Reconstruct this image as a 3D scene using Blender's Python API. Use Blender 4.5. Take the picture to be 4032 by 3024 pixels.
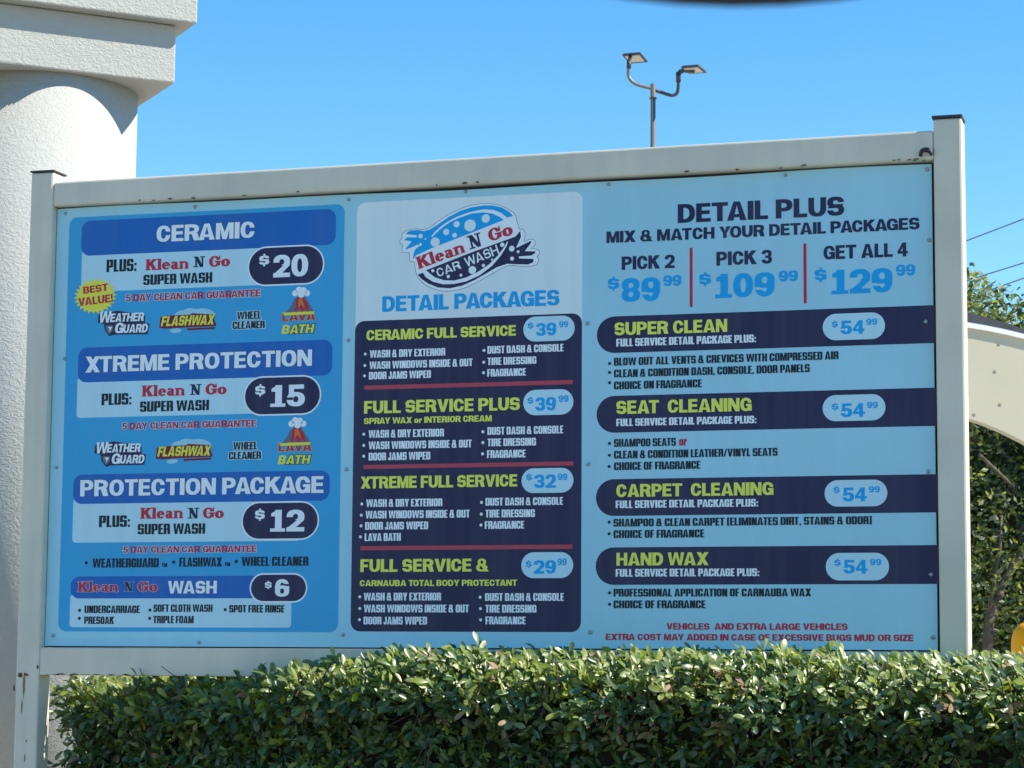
import bpy, bmesh, math, random
from mathutils import Vector, Matrix, Quaternion, noise
from mathutils.geometry import tessellate_polygon, delaunay_2d_cdt

# ------------------------------------------------------------------ camera, light, exposure
for o in list(bpy.data.objects): bpy.data.objects.remove(o)
SC = bpy.context.scene
COL = SC.collection
PI = math.pi
rnd = random.Random(7)

ZB = 1.25                                   # height of the sign panel's lower edge above the ground
CAM = Vector((3.16273, -6.06834, ZB - 0.0521))
YAW, PITCH, ROLL, FPX = -0.291778, 0.116694, 0.0074404, 9565.2
fwd = Vector((math.sin(YAW) * math.cos(PITCH), math.cos(YAW) * math.cos(PITCH), math.sin(PITCH)))
r0 = Vector((math.cos(YAW), -math.sin(YAW), 0)); u0 = r0.cross(fwd)
RIGHT = math.cos(ROLL) * r0 + math.sin(ROLL) * u0
UP = -math.sin(ROLL) * r0 + math.cos(ROLL) * u0
cd = bpy.data.cameras.new('camera'); cam = bpy.data.objects.new('camera', cd); COL.objects.link(cam)
M = Matrix((RIGHT, UP, -fwd)).transposed().to_4x4(); M.translation = CAM
cam.matrix_world = M
cd.sensor_width = 36; cd.lens = FPX / 4032 * 36
cd.clip_start = 0.05; cd.clip_end = 2000
cd.dof.use_dof = True; cd.dof.focus_distance = 6.6; cd.dof.aperture_fstop = 30
SC.camera = cam

SUN_AZ, SUN_EL = math.radians(6.5), math.radians(43.8)
SUN = Vector((math.cos(SUN_AZ) * math.cos(SUN_EL), math.sin(SUN_AZ) * math.cos(SUN_EL), math.sin(SUN_EL)))
sl = bpy.data.lights.new('sun', 'SUN'); so = bpy.data.objects.new('sun', sl); COL.objects.link(so)
sl.energy = 3.9; sl.angle = math.radians(0.53); sl.color = (1.0, 0.955, 0.87)
so.rotation_euler = SUN.to_track_quat('Z', 'Y').to_euler()
so.location = (8, 0, 9)
W = bpy.data.worlds.new('World'); SC.world = W; W.use_nodes = True
wn = W.node_tree; wn.nodes.clear()
sky = wn.nodes.new('ShaderNodeTexSky'); sky.sky_type = 'NISHITA'; sky.sun_disc = False
sky.sun_elevation = SUN_EL; sky.sun_rotation = PI / 2 - SUN_AZ
sky.air_density = 1.0; sky.dust_density = 0.0; sky.ozone_density = 3.0; sky.altitude = 200
hsv = wn.nodes.new('ShaderNodeHueSaturation'); hsv.inputs['Saturation'].default_value = 1.33; hsv.inputs['Hue'].default_value = 0.497; hsv.inputs['Value'].default_value = 0.93
bg = wn.nodes.new('ShaderNodeBackground'); bg.inputs['Strength'].default_value = 0.12
wo = wn.nodes.new('ShaderNodeOutputWorld')
wn.links.new(sky.outputs[0], hsv.inputs['Color']); wn.links.new(hsv.outputs[0], bg.inputs[0]); wn.links.new(bg.outputs[0], wo.inputs[0])
SC.view_settings.view_transform = 'Standard'; SC.view_settings.look = 'None'
SC.view_settings.gamma = 1.0; SC.view_settings.use_curve_mapping = False
SC.view_settings.exposure = 1.0
SC.render.engine = 'CYCLES'
SC.cycles.max_bounces = 8

# ------------------------------------------------------------------ pixel of the 4032 x 3024 photograph -> point on a plane y = Y
def at(px, py, Y=0.0):
    d = (px - 2016) / FPX * RIGHT - (py - 1512) / FPX * UP + fwd
    t = (Y - CAM.y) / d.y
    return CAM + d * t

# ------------------------------------------------------------------ materials
def mat(name, col, rough=0.6, metal=0.0, spec=0.5, noise_amt=0.0, noise_scale=8.0, bump=0.0, bump_scale=80.0, bump_dist=0.003,
        col2=None, coat=0.0, streak=0.0):
    m = bpy.data.materials.new(name); m.use_nodes = True
    nt = m.node_tree; b = nt.nodes['Principled BSDF']
    b.inputs['Base Color'].default_value = (*col, 1); b.inputs['Roughness'].default_value = rough
    b.inputs['Metallic'].default_value = metal; b.inputs['Specular IOR Level'].default_value = spec
    if coat: b.inputs['Coat Weight'].default_value = coat; b.inputs['Coat Roughness'].default_value = 0.08
    tc = nt.nodes.new('ShaderNodeTexCoord')
    if noise_amt or col2:
        n = nt.nodes.new('ShaderNodeTexNoise'); n.inputs['Scale'].default_value = noise_scale; n.inputs['Detail'].default_value = 6
        nt.links.new(tc.outputs['Object'], n.inputs['Vector'])
        mx = nt.nodes.new('ShaderNodeMix'); mx.data_type = 'RGBA'
        c2 = col2 or tuple(c * (1 - noise_amt) for c in col)
        mx.inputs[6].default_value = (*c2, 1); mx.inputs[7].default_value = (*col, 1)
        rp = nt.nodes.new('ShaderNodeMapRange'); rp.inputs[1].default_value = 0.35; rp.inputs[2].default_value = 0.65
        nt.links.new(n.outputs[0], rp.inputs[0]); nt.links.new(rp.outputs[0], mx.inputs[0])
        nt.links.new(mx.outputs[2], b.inputs['Base Color'])
    if streak:
        ms_ = nt.nodes.new('ShaderNodeMapping'); ms_.inputs['Scale'].default_value = (26, 8, 1.1)
        ns_ = nt.nodes.new('ShaderNodeTexNoise'); ns_.inputs['Scale'].default_value = 1.0; ns_.inputs['Detail'].default_value = 5
        nt.links.new(tc.outputs['Object'], ms_.inputs[0]); nt.links.new(ms_.outputs[0], ns_.inputs['Vector'])
        r_ = nt.nodes.new('ShaderNodeMapRange'); r_.inputs[1].default_value = 0.4; r_.inputs[2].default_value = 0.7; r_.inputs[3].default_value = 0; r_.inputs[4].default_value = streak
        nt.links.new(ns_.outputs[0], r_.inputs[0])
        dm = nt.nodes.new('ShaderNodeMix'); dm.data_type = 'RGBA'; dm.inputs[7].default_value = (0.30, 0.30, 0.27, 1)
        nt.links.new(r_.outputs[0], dm.inputs[0]); nt.links.new(mx.outputs[2], dm.inputs[6]); nt.links.new(dm.outputs[2], b.inputs['Base Color'])
    if bump:
        n2 = nt.nodes.new('ShaderNodeTexNoise'); n2.inputs['Scale'].default_value = bump_scale; n2.inputs['Detail'].default_value = 4
        nt.links.new(tc.outputs['Object'], n2.inputs['Vector'])
        bp = nt.nodes.new('ShaderNodeBump'); bp.inputs['Strength'].default_value = bump; bp.inputs['Distance'].default_value = bump_dist
        nt.links.new(n2.outputs[0], bp.inputs['Height']); nt.links.new(bp.outputs[0], b.inputs['Normal'])
    return m

MT = {
 'paint': mat('beige_paint', (0.78, 0.695, 0.52), 0.45, streak=0.12, noise_amt=0.12, noise_scale=5, bump=0.15, bump_scale=220, bump_dist=0.0006),
 'cap': mat('dark_cap', (0.035, 0.03, 0.035), 0.5),
 'gap': mat('dark_backing', (0.035, 0.04, 0.05), 0.8),
 'panel': mat('panel_print_light_blue', (0.42, 0.74, 0.82), 0.36, spec=0.22, streak=0.07, noise_amt=0.06, noise_scale=2),
 'mid': mat('print_mid_blue', (0.045, 0.42, 0.72), 0.36, spec=0.22, streak=0.07, noise_amt=0.05, noise_scale=3),
 'band': mat('print_deep_blue', (0.014, 0.15, 0.50), 0.36, spec=0.22, streak=0.07, noise_amt=0.05, noise_scale=3),
 'navy': mat('print_navy', (0.024, 0.024, 0.078), 0.34, spec=0.22, streak=0.07, noise_amt=0.10, noise_scale=3),
 'pale': mat('print_pale_blue', (0.58, 0.84, 0.88), 0.36, spec=0.22, streak=0.07, noise_amt=0.04, noise_scale=3),
 'whitec': mat('print_white', (0.84, 0.92, 0.88), 0.36, spec=0.22, streak=0.07, noise_amt=0.04, noise_scale=3),
 'white': mat('print_bright_white', (0.93, 0.96, 0.93), 0.36, spec=0.22),
 'lime': mat('print_yellow', (0.92, 0.88, 0.12), 0.36, spec=0.22),
 'sun': mat('print_star_yellow', (0.95, 0.84, 0.08), 0.36, spec=0.22),
 'red': mat('print_red', (0.60, 0.03, 0.06), 0.36, spec=0.22),
 'bar': mat('print_bar_red', (0.56, 0.07, 0.10), 0.36, spec=0.22),
 'black': mat('print_black', (0.012, 0.022, 0.032), 0.36, spec=0.22),
 'cyan': mat('print_cyan_blue', (0.004, 0.40, 0.80), 0.36, spec=0.22),
 'dkred': mat('print_dark_red', (0.22, 0.02, 0.05), 0.36, spec=0.22),
 'orange': mat('print_orange', (0.72, 0.22, 0.04), 0.36, spec=0.22),
 'grey': mat('print_grey', (0.16, 0.17, 0.22), 0.36, spec=0.22),
 'steel': mat('screw_steel', (0.33, 0.37, 0.38), 0.4, metal=0.6),
 'rust': mat('rust', (0.20, 0.06, 0.025), 0.85, noise_amt=0.4, noise_scale=90),
 'rustlt': mat('rust_streak', (0.38, 0.20, 0.11), 0.8, noise_amt=0.4, noise_scale=60),
 'grime': mat('grime', (0.22, 0.17, 0.10), 0.85, noise_amt=0.4, noise_scale=90),
 'rubber': mat('black_rubber', (0.02, 0.024, 0.035), 0.55),
 'pole': mat('dark_bronze_metal', (0.055, 0.05, 0.045), 0.45, metal=0.2),
 'galv': mat('painted_pole', (0.16, 0.155, 0.13), 0.4, metal=0.2),
 'lens': mat('lamp_lens', (0.62, 0.58, 0.45), 0.3),
 'yellow': mat('bollard_yellow', (0.98, 0.40, 0.0), 0.55, spec=.2, noise_amt=0.12, noise_scale=12),
 'cream': mat('cream_wall', (0.60, 0.54, 0.38), 0.8, noise_amt=0.08, noise_scale=1.2, bump=0.2, bump_scale=50, bump_dist=0.002),
 'bolt': mat('weathered_bolt', (0.30, 0.27, 0.20), 0.8),
 'trim': mat('white_trim', (0.88, 0.89, 0.86), 0.4),
 'roof': mat('dark_roof', (0.07, 0.075, 0.075), 0.8, noise_amt=0.3, noise_scale=14),
 'wire': mat('cable_black', (0.10, 0.12, 0.14), 0.6),
 'mirror': mat('black_plastic', (0.008, 0.008, 0.009), 0.5),
 'bark': mat('bark', (0.17, 0.13, 0.10), 0.9, noise_amt=0.45, noise_scale=9, bump=0.6, bump_scale=25, bump_dist=0.02),
 'twig': mat('twig', (0.07, 0.05, 0.035), 0.9, noise_amt=0.4, noise_scale=30),
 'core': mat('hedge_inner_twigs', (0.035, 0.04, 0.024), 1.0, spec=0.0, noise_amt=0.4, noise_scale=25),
}

def ground_mat(name, c1, c2, sc1, bumpd):
    m = mat(name, c1, 0.9, col2=c2, noise_scale=sc1, bump=0.4, bump_scale=120, bump_dist=bumpd, spec=0.2)
    return m
MT['ground'] = ground_mat('lot_concrete', (0.48, 0.44, 0.37), (0.38, 0.35, 0.29), 1.3, 0.004)
MT['asphalt'] = ground_mat('asphalt', (0.15, 0.142, 0.13), (0.11, 0.105, 0.10), 1.1, 0.005)
MT['soil'] = ground_mat('planter_soil', (0.10, 0.065, 0.04), (0.05, 0.035, 0.022), 14, 0.02)

# stucco: lace-like trowelled relief
def stucco(name, col):
    m = bpy.data.materials.new(name); m.use_nodes = True; nt = m.node_tree; b = nt.nodes['Principled BSDF']
    b.inputs['Roughness'].default_value = 0.9; b.inputs['Specular IOR Level'].default_value = 0.2
    tc = nt.nodes.new('ShaderNodeTexCoord')
    n = nt.nodes.new('ShaderNodeTexNoise'); n.inputs['Scale'].default_value = 48; n.inputs['Detail'].default_value = 3
    n.inputs['Distortion'].default_value = 1.4
    mp = nt.nodes.new('ShaderNodeMapping'); mp.inputs['Scale'].default_value = (1, 1, 1.5); mp.inputs['Rotation'].default_value = (0.3, 0.2, 0.4)
    nt.links.new(tc.outputs['Object'], mp.inputs[0]); nt.links.new(mp.outputs[0], n.inputs['Vector'])
    r = nt.nodes.new('ShaderNodeValToRGB'); r.color_ramp.elements[0].position = 0.42; r.color_ramp.elements[1].position = 0.60
    nt.links.new(n.outputs[0], r.inputs[0])
    n3 = nt.nodes.new('ShaderNodeTexNoise'); n3.inputs['Scale'].default_value = 140; n3.inputs['Detail'].default_value = 3
    nt.links.new(tc.outputs['Object'], n3.inputs['Vector'])
    ad = nt.nodes.new('ShaderNodeMath'); ad.operation = 'MULTIPLY_ADD'; ad.inputs[1].default_value = 0.35
    nt.links.new(n3.outputs[0], ad.inputs[0]); nt.links.new(r.outputs[0], ad.inputs[2])
    bp = nt.nodes.new('ShaderNodeBump'); bp.inputs['Strength'].default_value = 0.55; bp.inputs['Distance'].default_value = 0.0019
    nt.links.new(ad.outputs[0], bp.inputs['Height']); nt.links.new(bp.outputs[0], b.inputs['Normal'])
    big = nt.nodes.new('ShaderNodeTexNoise'); big.inputs['Scale'].default_value = 2.2; big.inputs['Detail'].default_value = 5
    nt.links.new(tc.outputs['Object'], big.inputs['Vector'])
    mx = nt.nodes.new('ShaderNodeMix'); mx.data_type = 'RGBA'
    mx.inputs[6].default_value = (*[c * 0.88 for c in col], 1); mx.inputs[7].default_value = (*col, 1)
    nt.links.new(big.outputs[0], mx.inputs[0]); nt.links.new(mx.outputs[2], b.inputs['Base Color'])
    return m
MT['stucco'] = stucco('white_stucco', (0.475, 0.465, 0.415))

def leaf_mat(name, col, rough=0.3, trans=0.25, spec=0.5):
    m = bpy.data.materials.new(name); m.use_nodes = True; nt = m.node_tree; b = nt.nodes['Principled BSDF']
    out = nt.nodes['Material Output']
    b.inputs['Roughness'].default_value = rough; b.inputs['Specular IOR Level'].default_value = spec
    tc = nt.nodes.new('ShaderNodeTexCoord'); n = nt.nodes.new('ShaderNodeTexNoise'); n.inputs['Scale'].default_value = 23; n.inputs['Detail'].default_value = 3
    ge = nt.nodes.new('ShaderNodeNewGeometry')
    nt.links.new(ge.outputs['Position'], n.inputs['Vector'])
    mx = nt.nodes.new('ShaderNodeMix'); mx.data_type = 'RGBA'
    mx.inputs[6].default_value = (*[c * 0.6 for c in col], 1); mx.inputs[7].default_value = (*[min(1, c * 1.35) for c in col], 1)
    nt.links.new(n.outputs[0], mx.inputs[0]); nt.links.new(mx.outputs[2], b.inputs['Base Color'])
    t = nt.nodes.new('ShaderNodeBsdfTranslucent'); t.inputs['Color'].default_value = (min(1, col[0] * 2.6), min(1, col[1] * 2.6), col[2] * 0.9, 1)
    ms = nt.nodes.new('ShaderNodeMixShader'); ms.inputs[0].default_value = trans
    nt.links.new(b.outputs[0], ms.inputs[1]); nt.links.new(t.outputs[0], ms.inputs[2]); nt.links.new(ms.outputs[0], out.inputs[0])
    return m
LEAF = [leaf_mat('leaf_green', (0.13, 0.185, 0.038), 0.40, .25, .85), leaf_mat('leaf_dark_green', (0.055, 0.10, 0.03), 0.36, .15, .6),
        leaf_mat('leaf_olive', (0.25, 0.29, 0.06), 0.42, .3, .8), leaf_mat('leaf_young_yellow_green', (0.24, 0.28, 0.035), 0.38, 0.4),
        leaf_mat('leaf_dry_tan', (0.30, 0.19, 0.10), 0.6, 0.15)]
TLEAF = [leaf_mat('tree_leaf_green', (0.08, 0.115, 0.035), 0.5, 0.22), leaf_mat('tree_leaf_dark', (0.035, 0.05, 0.022), 0.5, 0.15),
         leaf_mat('tree_leaf_light', (0.24, 0.26, 0.09), 0.5, 0.3)]

# ------------------------------------------------------------------ object helpers
def tag(o, label=None, cat=None, group=None, kind=None):
    if label: o['label'] = label
    if cat: o['category'] = cat
    if group: o['group'] = group
    if kind: o['kind'] = kind
    return o
def empty(name, loc=(0, 0, 0), rz=0.0):
    o = bpy.data.objects.new(name, None); COL.objects.link(o); o.location = loc; o.rotation_euler = (0, 0, rz); o.empty_display_size = 0.1
    return o
class MB:
    def __init__(s): s.v = []; s.f = []; s.mi = []
    def add(s, vs, fs, mi=0):
        b = len(s.v); s.v += [tuple(v) for v in vs]; s.f += [tuple(i + b for i in f) for f in fs]; s.mi += [mi] * len(fs)
    def box(s, x0, x1, y0, y1, z0, z1):
        s.add([(x0, y0, z0), (x1, y0, z0), (x1, y1, z0), (x0, y1, z0), (x0, y0, z1), (x1, y0, z1), (x1, y1, z1), (x0, y1, z1)],
              [(0, 3, 2, 1), (4, 5, 6, 7), (0, 1, 5, 4), (1, 2, 6, 5), (2, 3, 7, 6), (3, 0, 4, 7)])
    def tube(s, pts, rad, n=12, caps=True):
        pts = [Vector(p) for p in pts]; rings = []; prev = None
        if not isinstance(rad, (list, tuple)): rad = [rad] * len(pts)
        for i, p in enumerate(pts):
            d = (pts[min(i + 1, len(pts) - 1)] - pts[max(i - 1, 0)]).normalized()
            if prev is None: a = d.orthogonal().normalized()
            else: a = (prev - d * prev.dot(d)).normalized()
            prev = a; b = d.cross(a)
            rings.append([p + rad[i] * (math.cos(t) * a + math.sin(t) * b) for t in [2 * PI * k / n for k in range(n)]])
        vs = [v for r in rings for v in r]; fs = []
        for i in range(len(pts) - 1):
            for k in range(n):
                fs.append((i * n + k, i * n + (k + 1) % n, (i + 1) * n + (k + 1) % n, (i + 1) * n + k))
        if caps: fs += [tuple(range(n))[::-1], tuple((len(pts) - 1) * n + k for k in range(n))]
        s.add(vs, fs)
    def lathe(s, prof, n=48, c=(0, 0, 0)):
        vs = []; fs = []
        for r, z in prof:
            for k in range(n): vs.append((c[0] + r * math.cos(2 * PI * k / n), c[1] + r * math.sin(2 * PI * k / n), c[2] + z))
        for i in range(len(prof) - 1):
            for k in range(n): fs.append((i * n + k, i * n + (k + 1) % n, (i + 1) * n + (k + 1) % n, (i + 1) * n + k))
        fs += [tuple(range(n))[::-1], tuple((len(prof) - 1) * n + k for k in range(n))]
        s.add(vs, fs)
    def build(s, name, m, parent=None, smooth=False, bevel=0.0):
        me = bpy.data.meshes.new(name); me.from_pydata(s.v, [], s.f)
        for k in (m if isinstance(m, (list, tuple)) else [m]): me.materials.append(k)
        if isinstance(m, (list, tuple)): me.polygons.foreach_set('material_index', s.mi)
        me.update()
        if smooth: me.polygons.foreach_set('use_smooth', [True] * len(me.polygons))
        o = bpy.data.objects.new(name, me); COL.objects.link(o)
        if parent: o.parent = parent
        if bevel:
            b = o.modifiers.new('bevel', 'BEVEL'); b.width = bevel; b.segments = 2; b.limit_method = 'ANGLE'
        return o

# ------------------------------------------------------------------ ground
g = MB(); g.add([(-400, -400, 0), (400, -400, 0), (400, 400, 0), (-400, 400, 0)], [(0, 1, 2, 3)])
tag(g.build('ground', MT['ground']), kind='structure')
g = MB(); g.add([(-60, -9.5, .004), (60, -9.5, .004), (60, -1.3, .004), (-60, -1.3, .004)], [(0, 1, 2, 3)])
tag(g.build('road', MT['asphalt']), kind='structure')
g = MB(); g.box(-0.5, 8.2, -1.0, -0.88, -0.1, 0.14); g.box(-0.5, 8.2, 1.0, 1.12, -0.1, 0.14)
g.box(-0.62, -0.5, -1.0, 1.12, -0.1, 0.14); g.box(8.2, 8.32, -1.0, 1.12, -0.1, 0.14)
tag(g.build('kerb', MT['ground'], bevel=0.012), kind='structure')
g = MB(); g.add([(-0.5, -0.88, .09), (8.2, -0.88, .09), (8.2, 1.0, .09), (-0.5, 1.0, .09)], [(0, 1, 2, 3)])
tag(g.build('planter_bed', MT['soil']), kind='structure')

# ------------------------------------------------------------------ MENU SIGN
sign = empty('menu_sign', (0, 0, 0))
tag(sign, 'large blue car wash price board in a beige metal frame, standing in the hedge', 'sign')
PW, PH = 2.446, 1.219
YF, YB = -0.030, 0.042
def Z(z): return ZB + z
for x0, x1, zt in ((-0.0665, 0.0035, 1.3215), (2.4490, 2.5200, 1.3285)):
    b = MB(); b.box(x0, x1, YF, YB, -0.3, Z(zt)); p = b.build('post', MT['paint'], sign, bevel=0.006)
    c = MB()
    if x0 < 0:   # slightly lifted, tilted dark cap
        c.box(x0 - .002, x1 + .003, YF - .003, YB + .004, Z(zt) + .0005, Z(zt) + .006)
    else:
        c.box(x0 - .003, x1 + .002, YF - .003, YB + .003, Z(zt) + .0005, Z(zt) + .0085)
    c.build('post_cap', MT['cap'], p, bevel=0.002)
b = MB(); b.box(0.0038, 2.4487, YF + .002, YB - .002, Z(1.2245), Z(1.2985))
# the top rail is welded a touch higher at the right post
for i, v in enumerate(b.v):
    x, y, z = v
    t = x / 2.446
    b.v[i] = (x, y, z + (-.006 + .0085 * t if z > Z(1.26) else (-.001 + 0.0015 * t)))
b.build('top_rail', MT['paint'], sign, bevel=0.006)
b = MB(); b.box(0.0038, 2.4487, YF + .003, YB - .002, Z(-0.0785), Z(-0.0035)); b.build('bottom_rail', MT['paint'], sign, bevel=0.003)
b = MB(); b.box(0.004, 2.4485, 0.008, 0.016, Z(-.003), Z(1.224)); b.build('backing_board', MT['gap'], sign)

# panel: a thin sheet whose long edge waves a little
def warp(u, v):      # small bulge of the sheet towards the viewer (metres)
    return 0.0013 * math.sin(u * 5.1 + 1.0) * math.sin(v * 4.0 + 0.4) + 0.0004 * math.sin(u * 9 + v * 3)
L0 = 0.00014
def P3(u, v, layer):
    return (u, warp(u, v) - 0.0035 - L0 * layer, Z(v))
NX, NY = 90, 45
vs = []; fs = []
def edge(u, v):
    # trimmed by hand: edges not perfectly straight
    uu = 0.006 + u * (PW - 0.011) ; vv = 0.001 + v * (PH - 0.002)
    if v > .99: vv += 0.0022 * math.sin(uu * 3.1 + .6) + 0.0012 * math.sin(uu * 9.3)
    return uu, vv
for j in range(NY + 1):
    for i in range(NX + 1):
        uu, vv = edge(i / NX, j / NY)
        vs.append(P3(uu, vv, 0))
for j in range(NY):
    for i in range(NX):
        a = j * (NX + 1) + i; fs.append((a, a + 1, a + NX + 2, a + NX + 1))
nfront = len(vs)
b = MB(); b.add(vs, fs)
rim = [j for j in range(NX + 1)] + [(NX + 1) * j + NX for j in range(1, NY + 1)] + [(NX + 1) * NY + i for i in range(NX - 1, -1, -1)] + [(NX + 1) * j for j in range(NY - 1, 0, -1)]
rv = [(vs[i][0], vs[i][1] + 0.003, vs[i][2]) for i in rim]
base = len(b.v); b.v += rv
for k in range(len(rim)):
    b.f.append((rim[k], base + k, base + (k + 1) % len(rim), rim[(k + 1) % len(rim)])); b.mi.append(0)
panel = b.build('sign_panel', MT['panel'], sign, smooth=False)

# ---- crops of the photograph the print was measured in: (x0, y0, scale)
CR = {'A': (180, 780, 1.84333), 'B': (180, 1640, 1.84333), 'C': (1340, 740, 2.212), 'D': (1340, 1480, 1.58), 'E': (2280, 560, 1.47467),
      'F': (2280, 1500, 1.47467), 'G': (1550, 780, 3.68667), 'N': (0, 0, 2212 / 4032), 'H': (0, 2350, 2.458)}
def uv(c, x, y):
    a = CR[c]; p = at(a[0] + x / a[2], a[1] + y / a[2], -0.0035); return p.x, p.z - ZB

def cut_grid(bm, st, xs, ys):
    for vals, no in ((xs, Vector((1, 0, 0))), (ys, Vector((0, 0, 1)))):
        k = math.ceil(min(vals) / st) * st
        while k < max(vals):
            bmesh.ops.bisect_plane(bm, geom=bm.verts[:] + bm.edges[:] + bm.faces[:], plane_co=no * k, plane_no=no); k += st
    bmesh.ops.triangulate(bm, faces=bm.faces[:])
    bm.verts.index_update()
def poly_mesh(contours, layer, name, m, parent=panel):
    loops = [[Vector((x, y, 0)) for x, y in c] for c in contours]
    tris = tessellate_polygon(loops); flat = [p for c in contours for p in c]
    bm = bmesh.new(); V_ = [bm.verts.new((x, 0, y)) for x, y in flat]
    for t in tris:
        if len(set(t)) == 3:
            try: bm.faces.new([V_[i] for i in t])
            except ValueError: pass
    cut_grid(bm, 0.04, [p[0] for p in flat], [p[1] for p in flat])
    b = MB(); b.add([P3(v.co.x, v.co.z, layer) for v in bm.verts], [tuple(v.index for v in f.verts) for f in bm.faces]); bm.free()
    fix_normals(b)
    return b.build(name, m, parent)
def fix_normals(b):
    out = []
    for f in b.f:
        p = [b.v[i] for i in f[:3]]
        ar = (p[1][0] - p[0][0]) * (p[2][2] - p[0][2]) - (p[2][0] - p[0][0]) * (p[1][2] - p[0][2])
        out.append(f if ar > 0 else tuple(reversed(f)))
    b.f = out

def rrect(x0, y0, x1, y1, r, n=8, skip=()):
    """skip: corners left square, of 'bl','br','tr','tl'; sides subdivided so the sheet can follow the panel"""
    pts = []
    for (cx, cy, a0, nm) in ((x0 + r, y0 + r, PI, 'bl'), (x1 - r, y0 + r, 1.5 * PI, 'br'), (x1 - r, y1 - r, 0, 'tr'), (x0 + r, y1 - r, .5 * PI, 'tl')):
        if nm in skip: pts.append((x0 if 'l' in nm else x1, y0 if 'b' in nm else y1))
        else:
            for k in range(n + 1):
                a = a0 + .5 * PI * k / n; pts.append((cx + r * math.cos(a), cy + r * math.sin(a)))
    return pts
def grid_sheet(contour, layer, name, m, label=None):
    """flat print shape clipped to a grid so that it follows the slightly wavy panel"""
    bm = bmesh.new()
    bm.faces.new([bm.verts.new((x, 0, y)) for x, y in contour])
    cut_grid(bm, 0.04, [p[0] for p in contour], [p[1] for p in contour])
    b = MB(); b.add([P3(v.co.x, v.co.z, layer) for v in bm.verts], [tuple(v.index for v in f.verts) for f in bm.faces])
    bm.free(); fix_normals(b)
    o = b.build(name, m, panel)
    if label: o['label'] = label
    return o
def box_uv(c, l, t, r, bt, c2=None):
    """l,t,r,bt measured as ((x,y) left-top, (x,y) right-top, left-bottom, right-bottom) averages"""
    pass
def quad(cs, radius, layer, name, m, skip=(), label=None):
    """cs: list of (crop, x, y) = tl, tr, br, bl"""
    P = [uv(*q) for q in cs]
    x0 = (P[0][0] + P[3][0]) / 2; x1 = (P[1][0] + P[2][0]) / 2; y1 = (P[0][1] + P[1][1]) / 2; y0 = (P[2][1] + P[3][1]) / 2
    return grid_sheet(rrect(x0, y0, x1, y1, min(radius, (y1 - y0) / 2 - 1e-4, (x1 - x0) / 2 - 1e-4), skip=skip), layer, name, m, label), (x0, y0, x1, y1)

# ------------------------------------------------------------------ LETTERING: own alphabets, built from bars and bowls (union and cut-out of flat shapes)
def area(c): return .5 * sum(c[i][0] * c[(i + 1) % len(c)][1] - c[(i + 1) % len(c)][0] * c[i][1] for i in range(len(c)))
def offset(c, dx, dy, sgn):
    n = len(c); out = []
    for i in range(n):
        p0, p1, p2 = Vector(c[i - 1]), Vector(c[i]), Vector(c[(i + 1) % n])
        d1 = (p1 - p0); d2 = (p2 - p1)
        if d1.length < 1e-7 or d2.length < 1e-7: out.append(tuple(p1)); continue
        d1.normalize(); d2.normalize()
        n1 = Vector((d1.y, -d1.x)) * sgn; n2 = Vector((d2.y, -d2.x)) * sgn
        a = n1 + n2
        if a.length < .35: a = n1
        else:
            a.normalize(); a = a / max(.62, a.dot(n1))
        out.append((p1.x + a.x * dx, p1.y + a.y * dy))
    return out
def rc(x0, y0, x1, y1): return [(x0, y0), (x1, y0), (x1, y1), (x0, y1)]
def sup(x0, y0, x1, y1, n, N=24):
    cx, cy, rx, ry = (x0 + x1) / 2, (y0 + y1) / 2, (x1 - x0) / 2, (y1 - y0) / 2; e = 2 / n; out = []
    for k in range(N):
        a = 2 * PI * (k + .5) / N; c_, s_ = math.cos(a), math.sin(a)
        out.append((cx + rx * math.copysign(abs(c_) ** e, c_), cy + ry * math.copysign(abs(s_) ** e, s_)))
    return out
def dsh(x0, y0, x1, y1, r, n, N=12):
    e = 2 / n; cy, ry = (y0 + y1) / 2, (y1 - y0) / 2; r = min(r, x1 - x0 - .001); out = [(x0, y0)]
    for k in range(N + 1):
        a = -PI / 2 + PI * k / N; c_, s_ = math.cos(a), math.sin(a)
        out.append((x1 - r + r * max(0, c_) ** e, cy + ry * math.copysign(abs(s_) ** e, s_)))
    return out + [(x0, y1)]
def ush(x0, y0, x1, y1, r, n, N=12):
    e = 2 / n; cx, rx = (x0 + x1) / 2, (x1 - x0) / 2; out = [(x1, y1)]; out.append((x1, y1 - .01))
    for k in range(N + 1):
        a = -PI * k / N; c_, s_ = math.cos(a), math.sin(a)
        out.append((cx + rx * math.copysign(abs(c_) ** e, c_), y0 + r - r * abs(s_) ** e))
    return list(reversed(out + [(x0, y1 - .01), (x0, y1)]))
WF = dict(A=.92, B=.80, C=.80, D=.82, E=.69, F=.65, G=.84, H=.84, I=.275, J=.62, K=.88, L=.63, M=1.0, N=.84, O=.86, P=.78, R=.84, S=.78, T=.76, U=.82, V=.88, W=1.26, X=.90, Y=.88, Z=.72)
WF.update({'&': .96, '0': .74, '1': .62, '$': .70, '!': .28, ':': .27, ',': .25, '/': .45, '(': .4, ')': .4, 'k': .7, 'l': .27, 'e': .66, 'a': .66, 'n': .68, 'o': .68, 'r': .50})
for d_ in '23456789': WF[d_] = .74
WI = {k: .50 for k in WF}; WI.update(A=.56, E=.385, F=.375, L=.37, T=.44, I=.215, J=.38, K=.55, M=.68, W=.84, X=.56, Y=.53, V=.54, Z=.42, S=.50, P=.49)
WI.update({'&': .58, ':': .20, ',': .19, '/': .34, '(': .25, ')': .25, 'o': .47, 'r': .36, '!': .22})
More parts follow.
